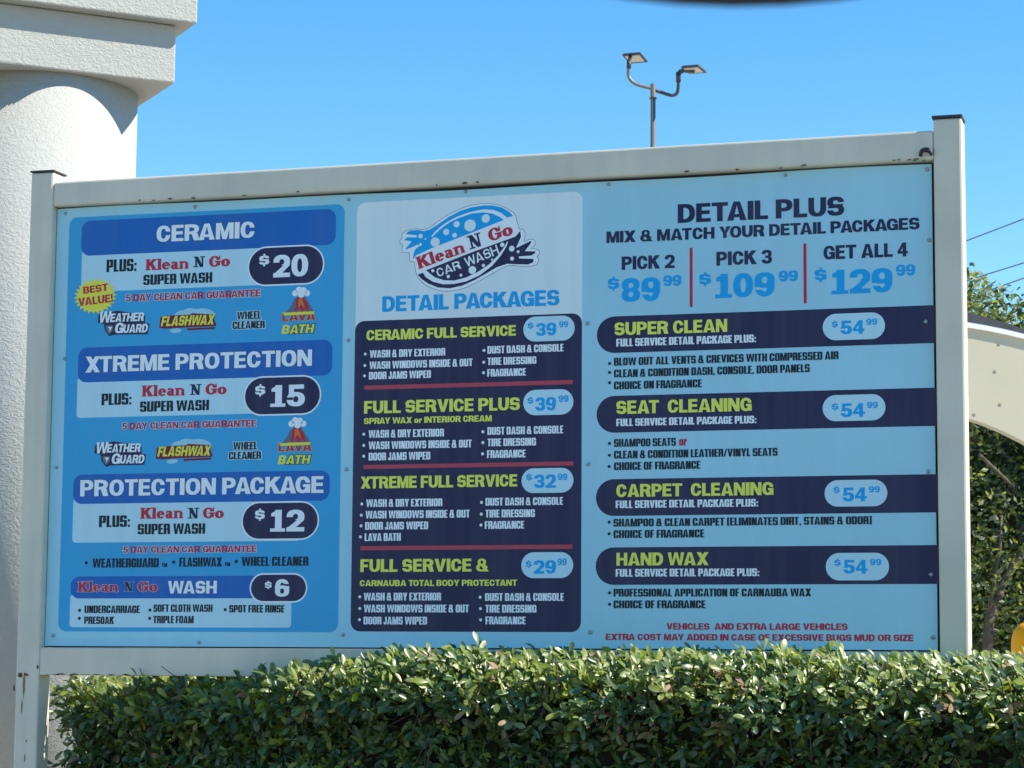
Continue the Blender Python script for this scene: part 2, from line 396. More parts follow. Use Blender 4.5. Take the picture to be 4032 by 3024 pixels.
STYLE = {'F': dict(w=WF, s=.265, t=.195, n=2.35, gap=.055, sp=.30), 'I': dict(w=WI, s=.205, t=.145, n=4.5, gap=.042, sp=.20),
         'L': dict(w=WF, s=.175, t=.15, n=2.2, gap=.10, sp=.36), 'S': dict(w=WF, s=.27, t=.14, n=2.1, gap=.07, sp=.30)}
def ops(ch, st):
    Y = STYLE[st]; w, s, t, n = Y['w'][ch], Y['s'], Y['t'], Y['n']; c = w / 2; serif = st == 'S'; O = []
    P = lambda *a: O.append((1, list(a[0]) if len(a) == 1 else list(a))); Mn = lambda a: O.append((0, list(a)))
    s1 = s * 1.12 if st != 'I' else s * 1.0; sq = st == 'I'
    r = w * (.55 if not sq else .30)
    def ring(x0, y0, x1, y1, ss_=s, tt=t, nn=n): P(sup(x0, y0, x1, y1, nn)); Mn(sup(x0 + ss_, y0 + tt, x1 - ss_, y1 - tt, nn))
    if ch == 'A':
        a = s * .56; P([(0, 0), (c - a, 1), (c + a, 1), (w, 0)]); ya = .80; xl = lambda y: s1 + (c - s1 - .012) * y / ya
        Mn([(s1, -.1), (xl(.17), .17), (w - xl(.17), .17), (w - s1, -.1)]); y_ = .17 + t * .85
        Mn([(xl(y_), y_), (c - .006, ya), (c + .006, ya), (w - xl(y_), y_)])
    elif ch == 'B':
        P(dsh(0, 0, w, .54, r * .8, n)); P(dsh(0, .46, w * .96, 1, r * .8, n)); g_ = t * .42
        Mn(dsh(s, t, w - s, .5 - g_, (w - 2 * s) * .7, n)); Mn(dsh(s, .5 + g_, w * .96 - s, 1 - t, (w - 2 * s) * .7, n))
    elif ch in 'CG':
        ring(0, 0, w, 1); Mn(rc(c, .40 if ch == 'C' else .44, w + .1, .62))
        if ch == 'G':
            P(rc(c * 1.02, .54 - t * .9, w, .54)); P(rc(w - s * .82, .02 if not serif else .12, w, .54))
            if serif: P(rc(w - .09, .66, w, 1.0)); P(rc(c * 1.1, .45, w + .08, .54))
    elif ch == 'D': P(dsh(0, 0, w, 1, r, n)); Mn(dsh(s, t, w - s, 1 - t, max(.02, (w - 2 * s) * .9), n))
    elif ch == 'E': P(rc(0, 0, s, 1)); P(rc(0, 0, w, t)); P(rc(0, 1 - t, w * .98, 1)); P(rc(0, .51 - t / 2, w * .93, .51 + t / 2))
    elif ch == 'F': P(rc(0, 0, s, 1)); P(rc(0, 1 - t, w, 1)); P(rc(0, .48 - t / 2, w * .92, .48 + t / 2))
    elif ch == 'H': P(rc(0, 0, s, 1)); P(rc(w - s, 0, w, 1)); P(rc(0, .5 - t / 2, w, .5 + t / 2))
    elif ch == 'I': P(rc(0, 0, w, 1))
    elif ch == 'J': P(ush(0, 0, w, 1, .4, n)); Mn(rc(-.1, .34, w - s, 1.1)); Mn(ush(s, t, w - s, .6, .2, n))
    elif ch == 'K':
        P(rc(0, 0, s, 1)); P([(s * .8, .34), (s * .8, .62), (w - s1 * 1.25, 1), (w - .01, 1), (s + .14, .47)]); P([(s + .05, .48), (w - s1 * 1.25, 0), (w + .01, 0), (c + .06, .66), (c - .05, .6)])
        if serif:
            for q in ((-.07, 0, s + .09, .09), (-.07, .91, s + .09, 1), (w - .42, .91, w + .03, 1), (w - .40, 0, w + .08, .09)): P(rc(*q))
    elif ch == 'L': P(rc(0, 0, s, 1)); P(rc(0, 0, w, t))
    elif ch == 'M':
        P(rc(0, 0, s * .94, 1)); P(rc(w - s * .94, 0, w, 1)); P([(0, 1), (s * 1.15, 1), (c, .42), (w - s * 1.15, 1), (w, 1), (c + s * .42, 0), (c - s * .42, 0)])
        Mn([(s * .94, -.1), (s * .94, .62), (c - s * .42, -.1)]); Mn([(w - s * .94, -.1), (c + s * .42, -.1), (w - s * .94, .62)])
    elif ch == 'N':
        P(rc(0, 0, s * .92, 1)); P(rc(w - s * .92, 0, w, 1)); P([(0, 1), (s * 1.1, 1), (w, 0), (w - s * 1.1, 0)])
        if serif:
            O.clear(); th = .13; P(rc(.1, 0, .1 + th, 1)); P(rc(w - th - .1, 0, w - .1, 1)); P([(0, 1), (.32, 1), (w - .1, 0), (w - .34, 0)])
            for q in ((-.04, 0, .36, .09), (-.06, .91, .26, 1), (w - .36, .91, w + .05, 1)): P(rc(*q))
    elif ch in 'OQ0': ring(0, 0, w, 1)
    elif ch == 'P': P(rc(0, 0, s, 1)); P(dsh(0, .36, w, 1, r * .9, n)); Mn(dsh(s, .36 + t * .95, w - s, 1 - t, (w - 2 * s) * .8, n))
    elif ch == 'R':
        P(rc(0, 0, s, 1)); P(dsh(0, .40, w * .97, 1, r * .9, n)); P([(c * .9, .44), (w - s1 * 1.02, 0), (w + .01, 0), (w - s * .35, .42), (c * 1.3, .6)] if not sq else rc(w - s, 0, w, .46))
        if sq: P(rc(c, .38, w - .02, .55))
        Mn(dsh(s, .40 + t * .85, w * .97 - s, 1 - t, (w - 2 * s) * .8, n))
    elif ch in 'S$':
        h0, h1 = (0, 1) if ch == 'S' else (.04, .96); H_ = h1 - h0; Q = lambda y: h0 + y * H_
        P(sup(0, Q(.40), w * .98, Q(1), n)); Mn(sup(s, Q(.40) + t, w * .98 - s, Q(1) - t, n)); Mn(rc(c * 1.05, Q(.60), w + .1, Q(.70)))
        P(sup(0, 0 + h0, w, Q(.60), n)); Mn(sup(s, h0 + t, w - s, Q(.60) - t, n)); Mn(rc(-.1, Q(.29), c * .95, Q(.40)))
        if ch == '$': P(rc(c - .065, -.13, c + .065, .10)); P(rc(c - .065, .90, c + .065, 1.13))
    elif ch == 'T': P(rc(0, 1 - t, w, 1)); P(rc(c - s / 2, 0, c + s / 2, 1))
    elif ch == 'U': P(ush(0, 0, w, 1, .42 if not sq else .22, n)); Mn(ush(s, t, w - s, 1.1, .30 if not sq else .12, n))
    elif ch == 'V': P([(0, 1), (s1, 1), (c, .30), (w - s1, 1), (w, 1), (c + s * .52, 0), (c - s * .52, 0)])
    elif ch == 'W':
        q = w / 4 + .01; a = s * .46; sv = s * .98
        P([(0, 1), (sv, 1), (q + .01, .30), (c - a, 1), (c + a, 1), (w - q - .01, .30), (w - sv, 1), (w, 1), (w - q + a, 0), (w - q - a, 0), (c, .66), (q + a, 0), (q - a, 0)])
    elif ch == 'X': P([(0, 1), (s1 * 1.08, 1), (w, 0), (w - s1 * 1.08, 0)]); P([(0, 0), (s1 * 1.08, 0), (w, 1), (w - s1 * 1.08, 1)])
    elif ch == 'Y': P([(0, 1), (s1 * 1.05, 1), (c, .60), (w - s1 * 1.05, 1), (w, 1), (c + s / 2, .40), (c - s / 2, .40)]); P(rc(c - s / 2, 0, c + s / 2, .45))
    elif ch == 'Z': P(rc(0, 0, w, t)); P(rc(0, 1 - t, w, 1)); P([(0, t * .8), (0, t * .8 - .05), (s * 1.2, t * .8), (w, 1 - t), (w, 1 - t * .8), (w - s * 1.2, 1 - t * .8)])
    elif ch == '&':
        P(sup(.12 * w, .44, .78 * w, 1, n)); Mn(sup(.12 * w + s * .8, .44 + t * .8, .78 * w - s * .8, 1 - t * .8, n))
        P(sup(0, 0, .84 * w, .60, n)); P([(.22 * w, .56), (.52 * w, .62), (w * 1.02, 0), (w * .66, 0)]); P([(w * .68, .30), (w * .96, .42), (w * .80, .14), (w * .66, .12)])
        Mn([(.27 * w, .20), (.30 * w, .42), (.40 * w, .42), (.58 * w, .19), (.42 * w, .15)])
    elif ch == '1': P(rc(c - s * .42, 0, c + s * .62, 1)); P([(.04, .70), (.04, .84), (c - s * .1, 1), (c, .70)]); P(rc(.0, 0, w, .15 if st != 'I' else .01))
    elif ch == '2': ring(0, .36, w, 1); Mn(rc(-.1, .30, c, .66)); Mn(rc(-.1, .2, w * .6, .52)); P([(0, 0), (0, .13), (w * .56, .50), (w * .98, .62), (w * .98, .52), (s * 1.35, .15), (s, .1)]); P(rc(0, 0, w, t))
    elif ch in '38':
        P(sup(.02 * w, .43, .97 * w, 1, n)); P(sup(0, 0, w, .57, n)); Mn(sup(s, .43 + t * .75, w - s, 1 - t, n)); Mn(sup(s, t, w - s, .57 - t * .75, n))
        if ch == '3': Mn(rc(-.1, .36, c * .55, .66)); Mn(rc(-.1, .30, s, .7)); Mn(rc(s * .9, .30, c * .7, .45)); Mn(rc(s * .9, .57, c * .7, .70))
    elif ch == '4': P([(0, .20), (0, .38), (w * .50, 1), (w * .84, 1), (w * .84, 0), (w * .50, 0), (w * .50, .20)]); P(rc(w * .3, .20, w, .38)); Mn([(w * .28, .38), (w * .50, .38), (w * .50, .68)])
    elif ch == '5': P(sup(0, 0, w, .66, n)); Mn(sup(s, t, w - s, .66 - t, n)); Mn(rc(-.1, .30, c * .7, .42)); P(rc(.08, .44, .08 + s * .8, 1)); P(rc(.08, 1 - t, w * .94, 1))
    elif ch in '69':
        P(sup(0, 0, w, 1, n)); Mn(sup(s, t, w - s, 1 - t, n)); Mn(rc(c, .60, w + .1, .72)); Mn(rc(s, .5, w - s, .68)); P(sup(0, 0, w, .64, n)); Mn(sup(s, t * .9, w - s, .64 - t * .9, n))
        if ch == '9':
            for i, (k, p) in enumerate(O): O[i] = (k, [(w - x, 1 - y) for x, y in p])
    elif ch == '!': P([(0, 1), (w, 1), (w * .8, .32), (w * .2, .32)]); P(rc(.01, 0, w - .01, .22))
    elif ch == ':': P(rc(.02, .0, w - .03, .20)); P(rc(.02, .46, w - .03, .66))
    elif ch == ',': P(rc(.01, 0, w - .02, .19)); P([(w * .4, .02), (w - .02, .02), (w * .55, -.14), (w * .3, -.14)])
    elif ch == '/': P([(0, 0), (.14, 0), (w, 1), (w - .14, 1)])
    elif ch == '(': P(rc(0, -.02, s * .9, 1.02)); P(rc(0, -.02, w, .10)); P(rc(0, .90, w, 1.02))
    elif ch == ')': P(rc(w - s * .9, -.02, w, 1.02)); P(rc(0, -.02, w, .10)); P(rc(0, .90, w, 1.02))
    elif ch == 'o': ring(0, 0, w, .70, s, t)
    elif ch == 'e': ring(0, 0, w, .70); P(rc(s * .8, .31, w - .02, .31 + t * .8)); Mn(rc(c, .18, w + .1, .31)); 
    elif ch == 'a':
        P(sup(0, 0, w * .78, .44, n)); P(dsh(.06, .36, w * .84, .70, w * .4, n)); P(rc(w * .84 - s, .08, w * .84, .45)); P(rc(w * .5, 0, w * 1.02, .10)); Mn(rc(-.1, .44, s * .8, .50)); Mn(sup(s * .9, t * .8, w * .84 - s, .34, n)); Mn(rc(s * .8, .44, w * .84 - s, .70 - t))
    elif ch == 'n':
        P(rc(0, 0, s * .9, .70)); P(dsh(.1, .2, w, .70, w * .5, n)); P(rc(w - s * .9, 0, w, .5)); Mn(rc(s * .9, -.1, w - s * .9, .70 - t * 1.2))
        if serif:
            for q in ((-.06, 0, s * .9 + .05, .09), (w - s * .9 - .05, 0, w + .06, .09), (-.08, .61, .1, .70)): P(rc(*q))
    elif ch == 'r': P(rc(0, 0, s * .95, .70)); P([(s * .8, .36), (s * .8, .60), (w * .75, .72), (w, .70), (w, .45), (w * .8, .48)])
    elif ch == 'l':
        P(rc(0, 0, w, 1.02))
        if serif:
            for q in ((-.07, 0, w + .07, .09), (-.08, .93, .1, 1.02)): P(rc(*q))
    return O
_gl = {}
def glyph(ch, st, extra=0.0):
    key = (ch, st, extra)
    if key in _gl: return _gl[key]
    if ch == ' ': _gl[key] = ([], [], STYLE[st]['sp']); return _gl[key]
    O = ops(ch, st); vs = []; faces = []; kinds = []
    for k, p in O:
        p = [tuple(q) for q in p]
        if area(p) < 0: p = p[::-1]
        if extra: p = offset(p, extra, extra, 1 if k else -1)
        if area(p) <= 1e-5: continue
        b0 = len(vs); vs += [Vector(q) for q in p]; faces.append(list(range(b0, len(vs)))); kinds.append(k)
    r = delaunay_2d_cdt(vs, [], faces, 1, 1e-5)
    V, F, OF = r[0], r[2], r[5]
    T = []
    for f, of in zip(F, OF):
        if of and kinds[max(of)] == 1: T.append(tuple(f))
    used = sorted({i for f in T for i in f}); mp = {a: i for i, a in enumerate(used)}
    _gl[key] = ([(V[i].x, V[i].y, 0.0) for i in used], [tuple(mp[i] for i in f) for f in T], STYLE[st]['w'][ch] + STYLE[st]['gap'])
    return _gl[key]
KERN = {'AT', 'TA', 'AV', 'VA', 'AY', 'YA', 'WA', 'AW', 'LT', 'LY', 'PA', 'FA', 'AC', 'KA', 'AG', 'RT', 'XT', 'YO', 'TO', 'RA'}
def layout(text, st, extra=0.0):
    x = 0; V = []; T = []; prev = ''
    for ch in text:
        vs, ts, adv = glyph(ch, st, extra)
        if prev + ch in KERN: x -= .10 if st != 'I' else .04
        k = len(V); V += [(v[0] + x, v[1], v[2]) for v in vs]; T += [tuple(i + k for i in t) for t in ts]
        x += adv; prev = ch
    return V, T
def text(crop, body, st, x0, y0, x1, y1, h, m, layer=6, slab=False, halo=None, halo_w=0.03, tilt=False, shear=0.0, name='lettering', label=None):
    u0, v0 = uv(crop, x0, y0); u1, v1 = uv(crop, x1, y1)
    xm, ym = (x0 + x1) / 2, (y0 + y1) / 2
    _, va = uv(crop, xm, ym); _, vb = uv(crop, xm, ym - h); hh = vb - va
    base_V, _ = layout(body, st)
    lo = min(p[0] for p in base_V); hi = max(p[0] for p in base_V)
    sx = (u1 - u0) / (hi - lo); sy = hh
    if body == 'or': sy = hh / .7
    if body == '$': sy = hh / 1.26; v0 += .13 * sy; v1 += .13 * sy
    if not tilt: v0 = v1 = (v0 + v1) / 2
    ang = (v1 - v0) / (u1 - u0)
    objs = []
    for ex, mm, ly in (([(halo_w * 1.4, halo, layer - 1)] if halo else []) + [(0.0, m, layer)]):
        V, T = layout(body, st, ex)
        b = MB(); pts = []
        for x, y, zo in V:
            X = (x - lo) * sx; Yy = y * sy
            pts.append(P3(u0 + X + shear * Yy - (ang * Yy if tilt else 0), v0 + Yy + ang * X, ly + zo))
        b.add(pts, T); fix_normals(b)
        o = b.build(name if mm is m else 'lettering_outline', mm, panel); objs.append(o)
    if label: objs[-1]['label'] = label
    return objs[-1]
def disc(crop, x, y, r, m, layer=6, name='bullet', n=14):
    u, v = uv(crop, x, y); rr = r / CR[crop][2] / 1480.0
    b = MB(); b.add([P3(u + rr * math.cos(2 * PI * k / n), v + rr * math.sin(2 * PI * k / n), layer) for k in range(n)], [tuple(range(n))]); fix_normals(b)
    return b.build(name, m, panel)
def shape(crop, pts, m, layer, name, smooth=False):
    if smooth: pts = smooth_poly(pts)
    return poly_mesh([[uv(crop, x, y) for x, y in pts]], layer, name, m)
def smooth_poly(p, it=2):
    for _ in range(it):
        q = []
        for i in range(len(p)):
            a, b = p[i], p[(i + 1) % len(p)]
            q += [(a[0] * .75 + b[0] * .25, a[1] * .75 + b[1] * .25), (a[0] * .25 + b[0] * .75, a[1] * .25 + b[1] * .75)]
        p = q
    return p
R = 0.026

# ---- left card
quad([('A', 178, 140), ('A', 2175, 45), ('B', 2118, 1565), ('B', 85, 1560)], 0.024, 1, 'card_background', MT['mid'])
CARDS = [
  (('A', 262, 165), ('A', 2105, 80), ('A', 2105, 335), ('A', 262, 423)),
  (('A', 235, 1095), ('A', 2080, 1018), ('A', 2080, 1283), ('A', 235, 1342)),
  (('B', 198, 425), ('B', 2062, 388), ('B', 2062, 610), ('B', 198, 635)),
]
PALE = [(('A', 262, 380), ('A', 1780, 310), ('A', 1780, 615), ('A', 262, 690)),
        (('A', 233, 1310), ('A', 1800, 1250), ('A', 1760, 1560), ('A', 222, 1594)),
        (('B', 198, 590), ('B', 1850, 575), ('B', 1850, 900), ('B', 192, 918)),
        (('B', 176, 1290), ('B', 1785, 1290), ('B', 1782, 1530), ('B', 172, 1532))]
for q in PALE: quad(list(q), 0.010, 2, 'price_card', MT['pale'])
for q in CARDS: quad(list(q), R, 3, 'heading_band', MT['band'])
quad([('B', 180, 1166), ('B', 1700, 1150), ('B', 1700, 1316), ('B', 178, 1324)], R, 3, 'heading_band', MT['band'], skip=('br', 'tr'))
BADGE = [(('A', 1475, 365), ('A', 2012, 345), ('A', 2012, 612), ('A', 1475, 632)), (('A', 1447, 1308), ('A', 1990, 1292), ('A', 1990, 1560), ('A', 1447, 1572)),
         (('B', 1432, 632), ('B', 1975, 622), ('B', 1975, 882), ('B', 1432, 890)), (('B', 1492, 1152), ('B', 1890, 1145), ('B', 1890, 1338), ('B', 1492, 1342))]
for q in BADGE:
    P = [uv(*p) for p in q]; x0 = (P[0][0] + P[3][0]) / 2; x1 = (P[1][0] + P[2][0]) / 2; y1 = (P[0][1] + P[1][1]) / 2; y0 = (P[2][1] + P[3][1]) / 2
    e = 0.0042
    grid_sheet(rrect(x0 - e, y0 - e, x1 + e, y1 + e, (y1 - y0) / 2 + e - 1e-4, 12), 4, 'badge_rim', MT['white'])
    grid_sheet(rrect(x0, y0, x1, y1, (y1 - y0) / 2 - 1e-4, 12), 5, 'price_badge', MT['navy'])

T = text
T('A', 'CERAMIC', 'F', 805, 322, 1515, 286, 119, MT['white'], halo=MT['navy'], halo_w=.016)
T('A', 'XTREME PROTECTION', 'F', 288, 1270, 1932, 1215, 118, MT['white'], halo=MT['navy'], halo_w=.016)
T('B', 'PROTECTION PACKAGE', 'F', 248, 582, 2018, 553, 121, MT['white'], halo=MT['navy'], halo_w=.016)
T('B', 'WASH', 'F', 887, 1286, 1243, 1284, 92, MT['white'], halo=MT['navy'], halo_w=.014)
for c, a, s1, s2 in (('A', (443, 538, 660, 530, 90), (725, 1070, 1185, 525, 503, 500), (710, 633, 1208, 611, 74)),
                 ('A', (405, 1505, 622, 1497, 84), (697, 1045, 1160, 1443, 1430, 1428), (685, 1552, 1185, 1540, 76)),
                 ('B', (385, 803, 610, 801, 84), (685, 1030, 1142, 747, 742, 742), (667, 857, 1158, 850, 76))):
    T(c, 'PLUS:', 'I', *a, MT['black'])
    x1, x2, x3, y1, y2, y3 = s1
    T(c, 'Klean', 'S', x1, y1, x1 + 314, y1 - 12, 80, MT['red'], slab=True)
    T(c, 'N', 'S', x2, y2, x2 + 86, y2 - 3, 78, MT['navy'], slab=True)
    T(c, 'Go', 'S', x3, y3, x3 + 152, y3 - 5, 80, MT['red'], slab=True)
    T(c, 'SUPER WASH', 'I', *s2, MT['black'])
T('B', 'Klean', 'S', 230, 1275, 526, 1271, 76, MT['red'], slab=True, halo=MT['pale'], halo_w=.02)
T('B', 'N', 'S', 565, 1270, 638, 1269, 70, MT['navy'], slab=True, halo=MT['pale'], halo_w=.015)
T('B', 'Go', 'S', 668, 1273, 812, 1271, 76, MT['red'], slab=True, halo=MT['pale'], halo_w=.02)
for c, d, n in (('A', (1548, 497, 1622, 493, 90), (1650, 573, 1903, 570, 163, '20')), ('A', (1520, 1440, 1594, 1438, 88), (1630, 1515, 1880, 1512, 158, '15')),
                ('B', (1520, 757, 1592, 756, 88), (1630, 836, 1878, 834, 158, '12')), ('B', (1592, 1254, 1642, 1252, 60), (1665, 1308, 1768, 1308, 128, '6'))):
    T(c, '$', 'F', *d, MT['white'], layer=7); T(c, n[5], 'F', *n[:5], MT['white'], layer=7, slab=True)
for c, a in (('A', (582, 752, 1558, 714, 52)), ('B', (554, 97, 1528, 72, 50)), ('B', (560, 995, 1532, 979, 48))):
    T(c, '5 DAY CLEAN CAR GUARANTEE', 'F', *a, MT['red'], halo=MT['pale'], halo_w=.05)
# star burst
u, v = uv('A', 362, 713); n = 26; pts = []
for k in range(2 * n):
    a = 2 * PI * k / (2 * n) + .05; q = 1.0 if k % 2 == 0 else .82
    pts.append((u + .066 * q * math.cos(a), v + .0475 * 1.06 * q * math.sin(a)))
poly_mesh([pts], 5, 'starburst', MT['sun'])
T('A', 'BEST', 'F', 276, 697, 456, 672, 52, MT['red'], tilt=True, layer=7); T('A', 'VALUE!', 'F', 240, 786, 492, 754, 58, MT['red'], tilt=True, layer=7)
# product emblems, twice
def emblems(c, dx, dy, k):
    def q(p): return [(x + dx, y + dy) for x, y in p]
    shape(c, q([(385, 845), (520, 818), (722, 845), (722, 905), (755, 912), (742, 988), (500, 992), (462, 1003), (430, 960), (425, 915), (380, 905)]), MT['navy'], 4, 'emblem_background')
    T(c, 'W', 'F', 385 + dx, 906 + dy, 470 + dx, 904 + dy, 82, MT['white'], shear=.15); T(c, 'EATHER', 'F', 468 + dx, 900 + dy, 712 + dx, 893 + dy, 62, MT['white'], shear=.15)
    T(c, 'G', 'F', 500 + dx, 982 + dy, 562 + dx, 981 + dy, 76, MT['white'], shear=.15); T(c, 'UARD', 'F', 562 + dx, 981 + dy, 738 + dx, 974 + dy, 62, MT['white'], shear=.15)
    shape(c, q([(438, 925), (492, 925), (488, 965), (462, 990), (440, 962)]), MT['grey'], 5, 'shield'); shape(c, q([(450, 935), (486, 935), (464, 975), (466, 950)]), MT['white'], 6, 'shield_check')
    shape(c, q([(930, 850), (960, 820), (1000, 812), (1040, 795), (1090, 806), (1150, 798), (1210, 815), (1240, 850), (1200, 880), (960, 880)]), MT['panel'], 3, 'splash', True)
    shape(c, q([(890, 960), (960, 940), (1000, 965), (930, 985)]), MT['panel'], 3, 'splash', True)
    shape(c, q([(832, 868), (855, 855), (1050, 845), (1060, 835), (1235, 845), (1222, 880), (1238, 915), (1232, 930), (1000, 940), (870, 948), (825, 945)]), MT['dkred'], 4, 'emblem_background')
    T(c, 'FLASHWAX', 'F', 836 + dx, 936 + dy, 1218 + dx, 912 + dy, 72, MT['sun'], shear=.2)
    shape(c, q([(1025, 945), (1230, 935), (1228, 950), (1030, 960)]), MT['dkred'], 4, 'tag_line')
    T(c, 'WHEEL', 'I', 1388 + dx, 880 + dy, 1562 + dx, 876 + dy, 56, MT['black'], halo=MT['pale'], halo_w=.06); T(c, 'CLEANER', 'I', 1355 + dx, 949 + dy, 1590 + dx, 946 + dy, 55, MT['black'], halo=MT['pale'], halo_w=.06)
    shape(c, q([(1800, 740), (1825, 715), (1880, 715), (1905, 755), (1955, 835), (1725, 850), (1775, 790)]), MT['grey'], 4, 'volcano')
    shape(c, q([(1812, 735), (1838, 712), (1872, 720), (1900, 760), (1918, 830), (1880, 800), (1862, 838), (1840, 795), (1800, 845), (1815, 780)]), MT['red'], 5, 'lava')
    shape(c, q([(1835, 735), (1856, 722), (1870, 755), (1880, 800), (1853, 770), (1832, 800)]), MT['orange'], 6, 'lava')
    for x, y, r in ((1810, 690, 24), (1838, 668, 27), (1870, 672, 27), (1898, 690, 23), (1855, 696, 28)): disc(c, x + dx, y + dy, r, MT['white'], 6.0 + (x % 7) * .08, 'steam_cloud')
    T(c, 'LAVA', 'F', 1716 + dx, 893 + dy, 1958 + dx, 885 + dy, 62, MT['red'], halo=MT['sun'], halo_w=.02, layer=8)
    shape(c, q([(1722, 832), (1952, 822), (1948, 842), (1728, 852)]), MT['sun'], 8.5, 'lava_highlight')
    T(c, 'BATH', 'F', 1710 + dx, 988 + dy, 1940 + dx, 976 + dy, 64, MT['sun'], halo=MT['black'], halo_w=.05, shear=.2, layer=8)
emblems('A', 0, 0, 0)
emblems('B', -26, -655 + 20, 1) if False else emblems('B', -26, -637, 1)
for x, y in ((293, 1062), (930, 1057), (1385, 1052)): disc('B', x, y, 13, MT['black'])
T('B', 'WEATHERGUARD', 'I', 338, 1098, 820, 1093, 66, MT['black']); T('B', 'TM', 'I', 843, 1092, 882, 1092, 28, MT['black']); T('B', 'FLASHWAX', 'I', 970, 1091, 1280, 1088, 66, MT['black'])
T('B', 'TM', 'I', 1300, 1086, 1340, 1086, 28, MT['black']); T('B', 'WHEEL CLEANER', 'I', 1423, 1087, 1908, 1081, 66, MT['black'])
for b_, s_, x0, y0, x1, y1 in (((245, 1407), 'UNDERCARRIAGE', 280, 1427, 683, 1425), ((757, 1405), 'SOFT CLOTH WASH', 782, 1420, 1212, 1416), ((1305, 1402), 'SPOT FREE RINSE', 1333, 1423, 1733, 1422),
                               ((243, 1465), 'PRESOAK', 278, 1507, 495, 1505), ((755, 1465), 'TRIPLE FOAM', 780, 1502, 1075, 1500)):
    disc('B', *b_, 12, MT['black']); T('B', s_, 'I', x0, y0, x1, y1, 54, MT['black'])

# ---- middle card
quad([('C', 155, 128), ('C', 2115, 30), ('D', 1500, 300), ('D', 80, 300)], 0.024, 1, 'logo_background', MT['whitec'], skip=('bl', 'br'))
quad([('C', 135, 1162), ('C', 2105, 1090), ('D', 1497, 1592), ('D', 60, 1592)], 0.026, 2, 'list_background', MT['navy'])
T('C', 'DETAIL PACKAGES', 'F', 365, 1083, 1910, 1020, 136, MT['cyan'])
def pill(c, x0, y0, x1, y1, sl=0, m='pale'):
    P = [uv(c, x0, y0 + sl), uv(c, x1, y0), uv(c, x1, y1 - sl), uv(c, x0, y1)]
    a, b_ = (P[0][0] + P[3][0]) / 2, (P[1][0] + P[2][0]) / 2; t = (P[0][1] + P[1][1]) / 2; bt = (P[2][1] + P[3][1]) / 2
    grid_sheet(rrect(a, bt, b_, t, (t - bt) / 2 - 1e-4, 12), 4, 'price_badge', MT[m])
def price(c, d, n, e):
    T(c, '$', 'F', *d, MT['cyan'], layer=6); T(c, n[5], 'F', *n[:5], MT['cyan'], layer=6, slab=True); T(c, e[5] if len(e) > 5 else '99', 'F', *e[:5], MT['cyan'], layer=6)
pill('C', 1595, 1113, 2042, 1338, 8); price('C', (1632, 1232, 1683, 1230, 62), (1705, 1289, 1882, 1286, 112, '39'), (1907, 1216, 1985, 1213, 54))
pill('D', 1138, 83, 1450, 245, 4); price('D', (1165, 178, 1201, 177, 48), (1213, 217, 1341, 216, 84, '39'), (1358, 164, 1420, 162, 42))
pill('D', 1127, 572, 1450, 729, 3); price('D', (1155, 655, 1192, 654, 48), (1205, 698, 1341, 696, 84, '32'), (1353, 650, 1412, 649, 42))
pill('D', 1125, 1097, 1448, 1258, 0); price('D', (1153, 1195, 1190, 1195, 48), (1202, 1231, 1341, 1230, 84, '29'), (1350, 1178, 1408, 1178, 42))
T('C', 'CERAMIC FULL SERVICE', 'F', 228, 1330, 1530, 1285, 91, MT['lime'])
T('D', 'FULL SERVICE PLUS', 'F', 148, 234, 1117, 214, 79, MT['lime']); T('D', 'SPRAY WAX or INTERIOR CREAM', 'F', 148, 298, 942, 285, 38, MT['lime'])
T('D', 'XTREME FULL SERVICE', 'F', 128, 703, 1100, 686, 75, MT['lime']); T('D', 'FULL SERVICE &', 'F', 125, 1221, 925, 1216, 80, MT['lime'])
T('D', 'CARNAUBA TOTAL BODY PROTECTANT', 'F', 122, 1308, 1100, 1306, 38, MT['lime'])
for q in ((('D', 150, 62), ('D', 1447, 25), ('D', 1447, 50), ('D', 150, 88)), (('D', 145, 557), ('D', 1450, 530), ('D', 1450, 555), ('D', 145, 582)), (('D', 125, 1057), ('D', 1443, 1052), ('D', 1443, 1078), ('D', 125, 1083))):
    quad(list(q), 0.0005, 4, 'divider_bar', MT['bar'])
